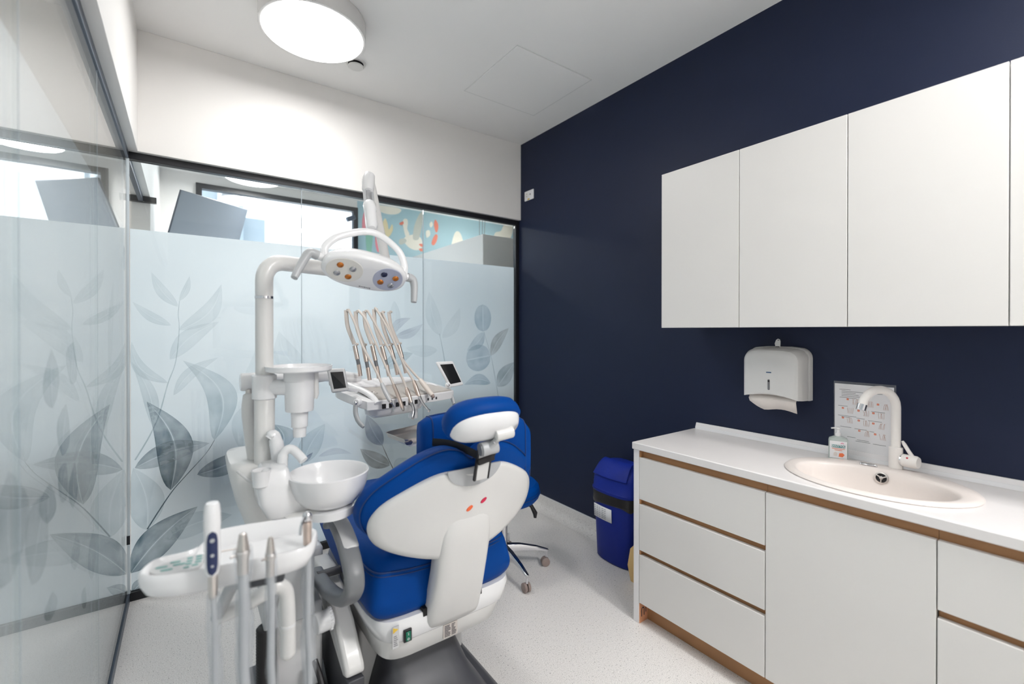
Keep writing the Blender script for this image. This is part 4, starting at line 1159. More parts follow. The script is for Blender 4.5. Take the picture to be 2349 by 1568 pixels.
# white support stem from the seat frame up the back
prof = [(0.392, 0.100, 1.395), (0.398, 0.102, 1.378), (0.42, 0.103, 1.367), (0.50, 0.100, 1.338), (0.60, 0.0975, 1.306), (0.68, 0.097, 1.283), (0.74, 0.095, 1.270), (0.775, 0.088, 1.266), (0.800, 0.072, 1.266), (0.815, 0.048, 1.267), (0.822, 0.016, 1.268)]
mb = MB(); rings = []
for z, w, y_ in prof:
    ring = []
    for k in range(24):
        a = 2 * PI * k / 24
        c_, s_ = math.cos(a), math.sin(a)
        ring.append((CXc + 0.010 - 0.03 * max(0, z - 0.55) + w * math.copysign(abs(c_) ** 0.55, c_), y_ + 0.045 + 0.045 * math.copysign(abs(s_) ** 0.5, s_), z))
    rings.append(ring)
mb.loft(rings); obj('back_support', mb, 'plastic_warm', t, sharp=70)
# headrest bar
mb = MB(); mb.obox((CXc + 0.003, 1.186, 0.985), (0.042, 0.006, 0.105), Matrix.Rotation(R(14), 3, 'X')); br = obj('headrest_bar', mb, 'plastic_warm', t, bevel=0.002)
mb = MB()
for s_ in (-1, 1):
    mb.obox((CXc + 0.003 + s_ * 0.0245, 1.188, 0.985), (0.006, 0.008, 0.105), Matrix.Rotation(R(14), 3, 'X'))
obj('bar_edges', mb, 'black_rubber', br)
# headrest joints
mb = MB(); mb.cyl((0.722, 1.158, 1.040), (0.775, 1.150, 1.046), 0.0215, 24); k1 = obj('lower_joint', mb, 'plastic_grey', t, bevel=0.003)
mb = MB(); mb.cyl((0.7205, 1.158, 1.040), (0.7175, 1.1585, 1.0397), 0.019, 24); obj('joint_cap', mb, 'grey_mid', k1)
mb = MB(); mb.cyl((0.752, 1.128, 1.084), (0.812, 1.122, 1.091), 0.0195, 24); obj('upper_joint', mb, 'plastic_warm', t, bevel=0.003)
mb = MB(); mb.tube([(0.750, 1.150, 1.045), (0.762, 1.136, 1.066), (0.772, 1.126, 1.086)], [0.020, 0.017, 0.017], 14, flat=0.6); lk = obj('joint_link', mb, 'plastic_grey', t)
mb = MB(); mb.ball((0.748, 1.124, 1.064), 0.004); obj('link_screw', mb, 'chrome', lk)
# headrest: curved pad with white back shell
hc = Vector((0.741, 1.160, 1.108)); tilt = R(38)
un = Vector((0, -math.cos(tilt), -math.sin(tilt)))       # out of the back of the headrest
uu = Vector((0, -math.sin(tilt), math.cos(tilt)))        # up along the pad
def hpt(a, b, n_):                                        # a lateral, b up, n_ towards the rear
    return hc + Vector((a, 0, 0)) + uu * (b + 0.020 * (1 - (a / 0.13) ** 2)) + un * (n_ - 0.9 * a * a)
def hring(w, h, n_, e=2.8, dz=0.0):
    out = []
    for k in range(40):
        a = 2 * PI * k / 40
        c_, s_ = math.cos(a), math.sin(a)
        out.append(tuple(hpt(w * math.copysign(abs(c_) ** (2 / e), c_), dz + h * math.copysign(abs(s_) ** (2 / e), s_), n_)))
    return out
mb = MB(); mb.loft([hring(.07, .03, -.056), hring(.110, .052, -.055), hring(.125, .064, -.040), hring(.130, .069, -.018), hring(.128, .067, .004), hring(.116, .056, .012), hring(.08, .03, .012)])
hr = obj('headrest_cushion', mb, 'leather', t, sharp=80)
mb = MB(); mb.loft([hring(.118, .058, .010, dz=-.004), hring(.114, .054, .020, dz=-.005), hring(.105, .042, .032, dz=-.006), hring(.06, .022, .040, dz=-.007)])
obj('headrest_shell', mb, 'plastic_white', hr, sharp=70)
# seat and leg rest
secs = [(1.398, .512, .605, .245), (1.402, .480, .640, .268), (1.418, .455, .672, .281), (1.46, .447, .694, .286), (1.60, .452, .690, .290), (1.80, .465, .652, .286), (1.95, .475, .622, .278), (2.15, .485, .605, .262), (2.35, .490, .592, .242), (2.46, .495, .582, .222), (2.50, .51, .565, .19)]
def seat_ring(y_, a, b, w):       # rounded section, narrower towards the top
    out = []
    for x, yy, z in superring(0.0, (a + b) / 2, w, (b - a) / 2, 4.2, 48, y=y_):
        f = max(0.0, (z - a) / (b - a))
        out.append((CXc + 0.004 + x * (1.02 - (0.23 if x > 0 else 0.09) * f), yy, z))
    return out
mb = MB(); mb.loft([seat_ring(*q) for q in secs]); se = obj('seat_cushion', mb, 'leather', t, sharp=80)
sp = [(CXc - 0.270, 1.75, .600), (CXc - 0.272, 1.55, .622), (CXc - 0.262, 1.425, .628), (CXc - 0.21, 1.4005, .622), (CXc - 0.1, 1.3985, .612), (CXc + 0.1, 1.3985, .612), (CXc + 0.19, 1.4005, .618), (CXc + 0.232, 1.425, .620), (CXc + 0.250, 1.55, .618)]
mb = MB(); mb.tube(spline(sp, 6), 0.0028, 6); obj('seam', mb, 'leather_seam', se)
mb = MB(); mb.tube(spline([(a, b - 0.0015, c_ - 0.012) for a, b, c_ in sp], 6), 0.0018, 6); obj('seam', mb, 'leather_seam', se)
# clear plastic guard over the leg rest
mb = MB(); rows = []
for j in range(7):
    rows.append([(CXc - 0.23 + 0.46 * i / 8, 2.05 + 0.40 * j / 6, 0.622 - 0.008 * j + 0.006 * math.sin(i * 2.1 + j)) for i in range(9)])
mb.grid(rows); gd = obj('leg_rest_cover', mb, 'clear_plastic', se); sol = gd.modifiers.new('thickness', 'SOLIDIFY'); sol.thickness = 0.002
# white seat frame: upper lip and lower tub
def fring(z, x0, x1, y0, y1, n=7):
    out = []
    for k in range(40):
        a = 2 * PI * k / 40
        c_, s_ = math.cos(a), math.sin(a)
        out.append(((x0 + x1) / 2 + (x1 - x0) / 2 * math.copysign(abs(c_) ** (2 / n), c_), (y0 + y1) / 2 + (y1 - y0) / 2 * math.copysign(abs(s_) ** (2 / n), s_), z))
    return out
mb = MB(); mb.loft([fring(.386, .500, 1.000, 1.392, 2.05), fring(.392, .494, 1.006, 1.386, 2.06), fring(.440, .476, 1.030, 1.388, 2.08), fring(.458, .480, 1.028, 1.394, 2.08)]); fm = obj('seat_frame', mb, 'plastic_white', t, sharp=60)
mb = MB(); mb.loft([fring(.322, .520, .945, 1.410, 1.98), fring(.330, .505, .960, 1.398, 2.0), fring(.387, .500, .995, 1.394, 2.04)]); obj('seat_tub', mb, 'plastic_warm', t, sharp=60)
mb = MB(); mb.box(CXc - 0.105, CXc + 0.125, 1.390, 1.44, 0.400, 0.470); obj('hinge_gap', mb, 'dark_gap', fm)
# rocker switch, warning label, rating plate on the rear of the frame
RY = 1.3855
sw = obj('power_switch', box(.569, .5965, RY - 0.004, RY + 0.004, .388, .428), 'black_rubber', fm, bevel=0.002)
obj('rocker', box(.5745, .5915, RY - 0.0075, RY - 0.003, .393, .423), 'switch_green', sw, bevel=0.002)
mb = MB(); mb.box(.5825, .5835, RY - 0.0082, RY - 0.0070, .412, .419); mb.tube([(.583 + .003 * math.cos(2 * PI * k / 10), RY - 0.0078, .400 + .003 * math.sin(2 * PI * k / 10)) for k in range(11)], 0.0006, 5); obj('rocker_marks', mb, 'paper', sw)
wl_ = obj('warning_label', box(.531, .553, RY - 0.0012, RY + 0.002, .383, .452), 'grey_light', fm)
mb = MB(); mb.prism([(.533, RY - 0.0020, .432), (.551, RY - 0.0020, .441), (.533, RY - 0.0020, .450)], (0, 0.001, 0)); obj('warning_triangle', mb, 'warn_yellow', wl_)
mb = MB()
for k in range(6):
    mb.box(.535, .549 - 0.002 * (k % 3), RY - 0.0018, RY - 0.0010, .390 + .006 * k, .3925 + .006 * k)
obj('label_print', mb, 'ink_grey', wl_)
rp_ = obj('rating_plate', box(.716, .770, 1.3915, 1.3985, .338, .384), 'steel', t)
mb = MB()
rnd = random.Random(5)
for k in range(8):
    mb.box(.720, .720 + rnd.uniform(.015, .024), 1.3908, 1.3918, .3425 + .005 * k, .3445 + .005 * k); mb.box(.747, .747 + rnd.uniform(.008, .019), 1.3908, 1.3918, .3425 + .005 * k, .3445 + .005 * k)
obj('plate_print', mb, 'ink_dark', rp_)
# armrest: grey loop with a light pad, on the left
ax_ = 0.405
loop = [(1.625, .730), (1.56, .764), (1.50, .766), (1.43, .747), (1.37, .714), (1.335, .676), (1.34, .635), (1.40, .585), (1.50, .545), (1.60, .520), (1.72, .505), (1.80, .505)]
P = spline([(0, a, b) for a, b in loop], 5)
rows = []
mb = MB(); rings = []
for i, p in enumerate(P):
    d_ = (P[min(i + 1, len(P) - 1)] - P[max(i - 1, 0)]).normalized()
    n_ = Vector((0, -d_.z, d_.y))
    u_ = i / (len(P) - 1)
    th = 0.013 + 0.006 * math.sin(PI * u_)
    hw = 0.030 - 0.004 * u_
    xo = ax_ - 0.018 * u_
    if i == 0 or i == len(P) - 1:
        th *= 0.5; hw *= 0.8
    ring = []
    for k in range(16):
        a = 2 * PI * k / 16
        c_, s_ = math.cos(a), math.sin(a)
        ring.append(Vector((xo, p.y, p.z)) + Vector((1, 0, 0)) * hw * math.copysign(abs(c_) ** 0.6, c_) + n_ * th * math.copysign(abs(s_) ** 0.6, s_))
    rings.append(ring)
mb.loft(rings); ar = obj('armrest', mb, 'grey_mid', t, sharp=60)
mb = MB()
Q = spline([(0, a, b) for a, b in [(1.605, .762), (1.56, .782), (1.50, .785), (1.43, .766), (1.385, .744)]], 5)
rings = []
for i, p in enumerate(Q):
    e_ = 0.022 if 0 < i < len(Q) - 1 else 0.014
    rings.append([(ax_ - e_, p.y, p.z - 0.006), (ax_ - e_, p.y, p.z), (ax_ - e_ * .6, p.y, p.z + 0.003), (ax_ + e_ * .6, p.y, p.z + 0.003), (ax_ + e_, p.y, p.z), (ax_ + e_, p.y, p.z - 0.006)])
mb.loft(rings); obj('arm_pad', mb, 'grey_light', ar, sharp=50)
mb = MB(); mb.cyl((ax_ - 0.048, 1.765, .506), (ax_ - 0.040, 1.765, .506), 0.017, 20); obj('pivot_cap', mb, 'plastic_warm', ar, bevel=0.002)
mb = MB(); mb.cyl((ax_ - 0.02, 1.74, .508), (ax_ + 0.10, 1.74, .508), 0.015, 14); obj('pivot_rod', mb, 'grey_dark', ar)
# lift arm covers and base
mb = MB(); mb.prism([(0.408, 1.94, .492), (0.408, 1.80, .502), (0.408, 1.70, .470), (0.408, 1.58, .408), (0.408, 1.47, .318), (0.408, 1.462, .292), (0.408, 1.50, .278), (0.408, 1.75, .360), (0.408, 1.94, .425)], (0.062, 0, 0)); la = obj('lift_arm_cover', mb, 'plastic_warm', t, bevel=0.012, bseg=3)
mb = MB(); mb.prism([(0.406, 1.86, .462), (0.406, 1.78, .465), (0.406, 1.60, .372), (0.406, 1.55, .332), (0.406, 1.62, .350), (0.406, 1.84, .425)], (0.004, 0, 0)); obj('cover_relief', mb, 'grey_light', la, bevel=0.002)
mb = MB(); mb.prism([(0.413, 1.96, .424), (0.413, 1.74, .352), (0.413, 1.50, .277), (0.413, 1.455, .285), (0.413, 1.455, .08), (0.413, 1.62, .06), (0.413, 1.96, .28)], (0.052, 0, 0)); obj('lift_arm', mb, 'grey_dark', t, bevel=0.004)
mb = MB(); mb.box(.50, .92, 1.62, 2.02, .10, .325); obj('lift_housing', mb, 'grey_light', t, bevel=0.01)
mb = MB(); mb.loft([fring(.0, .42, .985, 1.16, 2.35, 6), fring(.035, .43, .975, 1.17, 2.34, 6), fring(.060, .46, .945, 1.21, 2.30, 6)]); obj('base_plate', mb, 'grey_dark', t, sharp=50)
mb = MB(); mb.loft([fring(.055, .50, .93, 1.28, 2.1, 5), fring(.12, .53, .89, 1.42, 2.05, 5), fring(.22, .56, .86, 1.53, 2.0, 5), fring(.33, .56, .87, 1.55, 2.0, 5)]); obj('pedestal', mb, 'grey_dark', t, sharp=60)
mb = MB(); mb.lathe([(0.062, 0.0), (0.062, 0.010), (0.05, 0.018), (0.01, 0.020)], (0.630, 1.262, .056), seg=28); obj('foot_button', mb, 'plastic_grey', t)

# ------------------------------------------------------------------ booster cushion strapped on the chair back
t = thing('booster_cushion', 'blue child booster cushion strapped to the top of the dental chair', 'cushion', (0.83, 1.36, 0.90))
rows = []
mb = MB(); rings = []
N = 14
for i in range(N + 1):
    u_ = -1 + 2 * i / N
    x_ = 0.848 + 0.190 * u_
    y_ = 1.392 - 0.055 * u_ + 0.02 * abs(u_) ** 2 - 0.012
    zt = 1.098 + 0.018 * (1 - u_ * u_) - 0.048 * max(0, u_) ** 3 - 0.006 * (u_ < 0) * abs(u_) ** 6
    zb = 0.86
    e_ = 1.0 if 0 < i < N else 0.82
    zc, zh = (zt + zb) / 2, (zt - zb) / 2 * (1 if 0 < i < N else 0.9)
    ring = []
    for k in range(20):
        a = 2 * PI * k / 20
        c_, s_ = math.cos(a), math.sin(a)
        ring.append((x_, y_ + 0.036 * e_ * math.copysign(abs(c_) ** 0.6, c_), zc + zh * math.copysign(abs(s_) ** 0.35, s_)))
    rings.append(ring)
mb.loft(rings); bo = obj('pad', mb, 'leather', t, sharp=70)
mb = MB()
for i in (1, N - 1):
    mb.tube([(p[0], p[1], p[2]) for p in rings[i]] + [rings[i][0]], 0.0022, 6)
mb.tube([(r[5][0], r[5][1], r[5][2] + .001) for r in rings[1:-1]], 0.003, 6)
obj('piping', mb, 'leather_seam', bo)
mb = MB(); mb.tube(spline([(0.655, 1.352, 1.034), (0.70, 1.300, 1.030), (0.732, 1.215, 1.014), (0.744, 1.184, 1.000)], 6), 0.0125, 8, flat=0.12, ref=(0, 1, 0)); obj('strap', mb, 'black_cloth', t)
mb = MB(); mb.obox((0.752, 1.176, 1.001), (0.060, 0.010, 0.020), Matrix.Rotation(R(-8), 3, 'Y')); bk = obj('buckle', mb, 'black_rubber', t, bevel=0.003)
mb = MB(); mb.tube(spline([(0.775, 1.180, 1.004), (0.83, 1.23, 1.02), (0.90, 1.30, 1.03)], 6), 0.0125, 8, flat=0.12, ref=(0, 1, 0)); obj('strap', mb, 'black_cloth', t)

# ================================================================== DENTAL UNIT (cuspidor tower left of the chair)
t = thing('dental_unit', 'white cuspidor tower with spittoon bowl and curved pole left of the chair', 'dental unit', (0.25, 1.68, 0))
PX_, PY_ = 0.205, 1.65
# pole with elbow and long horizontal arm
pz = 1.626
e1 = Vector((0.686 - PX_, 1.835 - PY_, 0)).normalized()
pp = [(PX_, PY_, 0.95), (PX_, PY_, 1.2), (PX_, PY_, 1.50), (PX_, PY_, 1.56)]
rb = 0.062
for k in range(1, 9):
    a = PI / 2 * k / 8
    q = Vector((PX_, PY_, pz - rb)) + e1 * rb * (1 - math.cos(a)) + Vector((0, 0, rb * math.sin(a)))
    pp.append(tuple(q))
pp.append((0.686, 1.835, pz))
mb = MB(); mb.tube(pp, 0.0262, 20); po = obj('pole', mb, 'plastic_warm', t, sharp=50)
mb = MB(); mb.tube([(PX_, PY_, 1.503), (PX_, PY_, 1.511)], 0.0272, 20); obj('pole_ring', mb, 'chrome', po)
mb = MB(); mb.tube([(PX_, PY_, 0.93), (PX_, PY_, 1.185), (PX_, PY_, 1.19)], [0.0300, 0.0300, 0.027], 20); obj('lower_sleeve', mb, 'plastic_warm', po)
mb = MB(); mb.tube([(PX_, PY_, 1.178), (PX_, PY_, 1.182), (PX_, PY_, 1.255), (PX_, PY_, 1.259)], [0.030, 0.036, 0.036, 0.030], 20); mb.tube([(PX_, PY_, 1.218), (PX_ + 0.08, PY_ - 0.045, 1.216)], 0.026, 14, flat=1.0); obj('bracket', mb, 'plastic_white', t)
# cup tray with hanging dispenser
cc = Vector((0.300, 1.600, 0))
mb = MB(); mb.lathe([(0.02, 1.268), (0.094, 1.268), (0.099, 1.272), (0.100, 1.286), (0.097, 1.286), (0.094, 1.277), (0.01, 1.276)], cc, seg=48); obj('cup_plate', mb, 'plastic_white', t, sharp=40)
mb = MB(); mb.lathe([(0.010, 1.052), (0.019, 1.054), (0.0205, 1.086), (0.0245, 1.0865), (0.0260, 1.136), (0.041, 1.138), (0.043, 1.142), (0.045, 1.235), (0.047, 1.237), (0.047, 1.268), (0.01, 1.268)], cc, seg=32); cd = obj('cup_dispenser', mb, 'plastic_white', t, sharp=30)
mb = MB(); mb.tube([(cc.x + 0.048, 1.59, 1.262), (cc.x + 0.050, 1.59, 1.19), (cc.x + 0.047, 1.59, 1.175)], [0.008, 0.008, 0.005], 10); obj('cup_lever', mb, 'plastic_warm', cd)
# pivot block and arm to the delivery table, hose behind the pole
mb = MB(); mb.tube([(0.145, 1.745, 1.228), (0.150, 1.745, 1.228), (0.24, 1.765, 1.228)], [0.026, 0.030, 0.030], 18); obj('arm_pivot', mb, 'plastic_white', t, bevel=0.002)
mb = MB(); mb.tube([(0.20, 1.755, 1.226), (0.50, 2.10, 1.205), (0.68, 2.24, 1.165)], [0.032, 0.030, 0.026], 18); obj('table_arm', mb, 'plastic_white', t, sharp=50)
mb = MB(); mb.cyl((0.170, 1.735, 1.185), (0.170, 1.735, 1.205), 0.010, 12); obj('arm_screw', mb, 'steel', t)
mb = MB(); mb.tube(spline([(0.172, 1.735, 1.19), (0.166, 1.73, 1.14), (0.170, 1.725, 1.08), (0.180, 1.71, 0.98), (0.185, 1.70, 0.90)], 5), [0.012] + [0.019] * 20, 14); obj('arm_hose', mb, 'plastic_warm', t, sharp=60)
# tower body
def tring(z, x0, x1, y0, y1, n=4):
    out = []
    for k in range(40):
        a = 2 * PI * k / 40
        c_, s_ = math.cos(a), math.sin(a)
        out.append(((x0 + x1) / 2 + (x1 - x0) / 2 * math.copysign(abs(c_) ** (2 / n), c_), (y0 + y1) / 2 + (y1 - y0) / 2 * math.copysign(abs(s_) ** (2 / n), s_), z))
    return out
mb = MB(); mb.loft([tring(.62, .215, .36, 1.63, 1.90), tring(.66, .20, .36, 1.62, 1.92), tring(.75, .160, .35, 1.615, 1.93), tring(.84, .130, .32, 1.61, 1.94), tring(.92, .113, .285, 1.61, 1.94), tring(.960, .108, .275, 1.615, 1.94), tring(.973, .112, .270, 1.63, 1.93), tring(.977, .14, .25, 1.65, 1.90)]); bd = obj('body', mb, 'plastic_warm', t, sharp=60)
mb = MB(); mb.tube([(.125, 1.60, .972), (.150, 1.583, .945), (.175, 1.560, .928)], 0.0035, 8); obj('panel_seam', mb, 'grey_light', bd)
# bowl carrier with cup well
mb = MB(); mb.loft([tring(.838, .205, .330, 1.485, 1.60, 6), tring(.848, .190, .335, 1.475, 1.60, 6), tring(.895, .168, .300, 1.470, 1.60, 6), tring(.935, .166, .262, 1.470, 1.60, 6), tring(.985, .178, .250, 1.475, 1.60, 6), tring(.992, .184, .246, 1.485, 1.595, 6)]); cr = obj('bowl_carrier', mb, 'plastic_white', t, sharp=50)
mb = MB(); mb.lathe([(0.016, 0.945), (0.022, 0.950), (0.0255, 0.992), (0.0275, 0.996), (0.0245, 0.996), (0.021, 0.96), (0.005, 0.958)], (0.176, 1.486, 0), seg=24); obj('cup_well', mb, 'plastic_white', cr, sharp=40)
mb = MB(); mb.loft([tring(.838, .24, .41, 1.45, 1.56, 3), tring(.848, .23, .42, 1.44, 1.57, 3), tring(.856, .25, .40, 1.45, 1.56, 3)]); obj('carrier_arm', mb, 'plastic_warm', cr, sharp=60)
# spittoon bowl
bcn = Vector((0.366, 1.490, 0))
mb = MB(); mb.lathe([(0.055, 0.822), (0.074, 0.824), (0.076, 0.848), (0.068, 0.853), (0.02, 0.853)], bcn, seg=40); obj('bowl_ring', mb, 'plastic_white', t, sharp=40)
mb = MB(); mb.lathe([(0.02, 0.853), (0.062, 0.855), (0.085, 0.868), (0.103, 0.892), (0.113, 0.92), (0.1185, 0.951), (0.1195, 0.956), (0.117, 0.9585), (0.1135, 0.955), (0.108, 0.925), (0.097, 0.897), (0.075, 0.874), (0.03, 0.868), (0.004, 0.866)], bcn, seg=48); bw = obj('spittoon_bowl', mb, 'plastic_white', t, sharp=50)
mb = MB(); mb.lathe([(0.012, 0.0), (0.010, 0.004), (0.002, 0.005)], (bcn.x - 0.01, bcn.y + 0.01, 0.868), seg=16); obj('drain', mb, 'chrome', bw)
mb = MB(); mb.tube(spline([(0.240, 1.55, 0.965), (0.243, 1.55, 1.012), (0.256, 1.547, 1.030), (0.270, 1.540, 1.028), (0.283, 1.52, 1.014), (0.294, 1.505, 0.998)], 5), [0.016] * 6 + [0.0135] * 20, 14); obj('rinse_spout', mb, 'plastic_white', t, sharp=60)
mb = MB(); mb.tube(spline([(0.238, 1.60, 0.96), (0.236, 1.60, 1.01), (0.230, 1.60, 1.05), (0.222, 1.60, 1.068), (0.212, 1.60, 1.060)], 5), [0.021] * 10 + [0.019] * 8 + [0.015] * 4, 14); obj('cup_filler', mb, 'plastic_white', t, sharp=60)
# lower pillar, hoses and floor box
mb = MB(); mb.box(.196, .345, 1.60, 1.76, .45, .66); pl = obj('pillar', mb, 'plastic_grey', t, bevel=0.006)
mb = MB(); mb.box(.224, .229, 1.598, 1.601, .455, .655); mb.box(.318, .323, 1.598, 1.601, .50, .655); obj('pillar_slot', mb, 'dark_gap', pl)
pts = [(0.205 + 0.004 * math.sin(k), 1.62, 0.455 - 0.005 * k) for k in range(86)]
mb = MB(); mb.tube([(0.206, 1.625, 0.455 - 0.0048 * k) for k in range(88)], [0.030 if k % 2 else 0.026 for k in range(88)], 16); obj('corrugated_hose', mb, 'black_rubber', t, sharp=80)
mb = MB(); mb.box(.16, .395, 1.50, 1.90, .0, .17); obj('floor_box', mb, 'grey_dark', t, bevel=0.01)
mb = MB(); mb.box(.235, .385, 1.66, 1.86, .17, .46); obj('valve_housing', mb, 'plastic_white', t, bevel=0.01)
mb = MB(); mb.lathe([(0.030, 0.0), (0.033, 0.004), (0.033, 0.05), (0.028, 0.055)], (0.345, 1.59, 0.425), (1, 0.15, 0), 24); kn = obj('filter_knob', mb, 'plastic_white', t)
mb = MB()
for k in range(20):
    a = 2 * PI * k / 20
    mb.obox((0.394, 1.597 + 0.0335 * math.cos(a), 0.425 + 0.0335 * math.sin(a)), (0.008, 0.004, 0.004))
obj('knob_ribs', mb, 'plastic_white', kn)
mb = MB(); mb.tube([(0.345, 1.60, 0.30), (0.352, 1.56, 0.27), (0.36, 1.52, 0.22), (0.36, 1.50, 0.15)], 0.010, 10); obj('water_hose', mb, 'black_rubber', t)
mb = MB(); mb.box(0.36, 0.455, 1.95, 2.03, 0.43, 0.52); obj('chair_link', mb, 'plastic_white', t, bevel=0.012)

# ================================================================== OPERATING LIGHT
t = thing('operating_light', 'white dental operating light with two lens fields and grey handles', 'lamp', (0.686, 1.835, 1.60))
mb = MB(); mb.tube([(0.686, 1.835, 1.585), (0.686, 1.835, 1.60), (0.686, 1.835, 1.665), (0.686, 1.835, 1.675)], [0.024, 0.030, 0.030, 0.022], 20); obj('pivot', mb, 'plastic_white', t)
A0, A1 = Vector((0.684, 1.832, 1.650)), Vector((0.566, 1.712, 1.985))
mb = MB(); mb.tube([A0, A0.lerp(A1, 0.1), A0.lerp(A1, 0.9), A1], [0.016, 0.0195, 0.0185, 0.015], 16, flat=0.85, ref=(0, 1, 0)); obj('rear_arm', mb, 'plastic_warm', t, sharp=50)
B0, B1 = Vector((0.556, 1.700, 1.955)), Vector((0.512, 1.520, 1.745))
def onB(s): return B0.lerp(B1, s)
mb = MB(); mb.tube([A1 + Vector((0.004, 0.006, 0.008)), A1.lerp(B0, 0.5), onB(0.12), onB(0.2)], [0.020, 0.024, 0.022, 0.018], 16); obj('top_hinge', mb, 'plastic_white', t, sharp=50)
mb = MB(); mb.tube([onB(0.15), onB(0.52)], 0.010, 14); obj('chrome_rod', mb, 'chrome', t)
mb = MB(); mb.tube([onB(0.14) + Vector((.014, 0, 0)), onB(0.5) + Vector((.014, 0, 0))], 0.006, 10); mb.tube([onB(0.14) - Vector((.014, 0, 0)), onB(0.5) - Vector((.014, 0, 0))], 0.006, 10); obj('fork', mb, 'plastic_grey', t)
mb = MB(); mb.tube([onB(0.48), onB(0.50), onB(0.62), onB(0.63), onB(0.94), onB(1.0)], [0.020, 0.0225, 0.0225, 0.0205, 0.0205, 0.014], 18); obj('front_tube', mb, 'plastic_white', t, sharp=40)
# head: local frame x lateral, p towards the camera, q up; pitched so that the lenses face the patient
LC = Vector((0.474, 1.470, 1.598))
Rl = Matrix.Rotation(R(9), 3, 'Y') @ Matrix.Rotation(R(-4), 3, 'Z') @ Matrix.Rotation(R(-42), 3, 'X')
def lp(x, y, z): return LC + Rl @ Vector((x, y, z))
def lring(w, d_, z, dy=0.0, n=2.4):
    out = []
    for k in range(48):
        a = 2 * PI * k / 48
        c_, s_ = math.cos(a), math.sin(a)
        out.append(tuple(lp(w * math.copysign(abs(c_) ** (2 / n), c_), dy + d_ * math.copysign(abs(s_) ** (2 / n), s_), z)))
    return out
mb = MB(); mb.loft([lring(.05, .025, .045), lring(.09, .042, .040), lring(.118, .056, .026), lring(.132, .064, .004), lring(.135, .066, -.012), lring(.131, .063, -.022), lring(.122, .057, -.025), lring(.05, .02, -.025)]); hd = obj('head', mb, 'plastic_white', t, sharp=60)
for sx, m_, lens in ((-1, 'reflector_warm', ('amber', 'lens_grey', 'lens_grey', 'amber')), (1, 'reflector_cool', ('lens_dark', 'amber', 'amber', 'lens_grey'))):
    cxl = sx * 0.066 if sx < 0 else 0.072
    ww = 0.054 if sx < 0 else 0.046
    rg = [tuple(lp(cxl + ww * math.copysign(abs(math.cos(a)) ** .9, math.cos(a)), 0.045 * math.copysign(abs(math.sin(a)) ** .9, math.sin(a)), -.0262)) for a in [2 * PI * k / 32 for k in range(32)]]
    rg2 = [tuple(lp(cxl + (ww + .003) * math.cos(a), 0.048 * math.sin(a), -.0245)) for a in [2 * PI * k / 32 for k in range(32)]]
    mb = MB(); mb.loft([rg2, rg]); lf = obj('lens_field', mb, m_, hd, sharp=30)
    for i, (dx, dy) in enumerate(((-.018, -.018), (.022, -.012), (-.020, .016), (.016, .022))):
        ax3 = Rl @ Vector((0, 0, -1))
        mb = MB(); mb.lathe([(.0105, 0), (.0100, .0015), (.006, .003), (.001, .0035)], lp(cxl + dx, dy, -.0265), ax3, 18); obj('led_lens', mb, lens[i], lf, sharp=60)
mb = MB()
for k in range(7):
    mb.obox(lp(-0.006 + 0.0055 * k, 0.052, -.0258), (0.0038, 0.0030 if k % 3 else 0.0045, 0.0008), Rl)
obj('faint_mark', mb, 'ink_grey', hd)
# yoke over the head
ya = [lp(-.118, .005, .012) + Vector((0, 0, 0))]
top = onB(1.0) + Vector((0, -0.005, -0.012))
e0, e1_ = lp(-.121, 0.0, .016), lp(.128, 0.0, .010)
yk = spline([e0, e0 + Vector((-.002, .006, .035)), e0.lerp(top, 0.45) + Vector((-.022, .0, .030)), top, e1_.lerp(top, 0.45) + Vector((.026, .0, .030)), e1_ + Vector((.006, .004, .040)), e1_], 6)
mb = MB(); mb.tube(yk, 0.0125, 12, flat=0.55, ref=(0, 1, 0)); obj('yoke', mb, 'plastic_white', t, sharp=60)
for sx in (-1, 1):
    s0 = lp(sx * .126, 0.0, .010)
    if sx < 0:
        hp = [s0, s0 + Vector((-.022, -.004, .008)), s0 + Vector((-.046, -.010, .012)), s0 + Vector((-.062, -.014, -.010)), s0 + Vector((-.084, -.030, -.050)), s0 + Vector((-.094, -.038, -.070))]
    else:
        hp = [s0, s0 + Vector((.018, .0, -.002)), s0 + Vector((.036, .0, -.008)), s0 + Vector((.040, -.006, -.030)), s0 + Vector((.036, -.014, -.070)), s0 + Vector((.033, -.018, -.088))]
    mb = MB(); mb.tube([hp[0], hp[1]], 0.0125, 14); obj('handle_socket', mb, 'plastic_white', hd)
    mb = MB(); P = spline(hp[1:], 5); mb.tube(P, [0.0155 - 0.006 * i / len(P) for i in range(len(P))], 14); obj('handle', mb, 'plastic_grey', hd, sharp=70)

# ================================================================== DELIVERY TABLE (instrument table over the chair)
t = thing('instrument_table', 'white instrument table with beige top and whip arms above the chair', 'instrument table', (0.90, 2.15, 1.05))
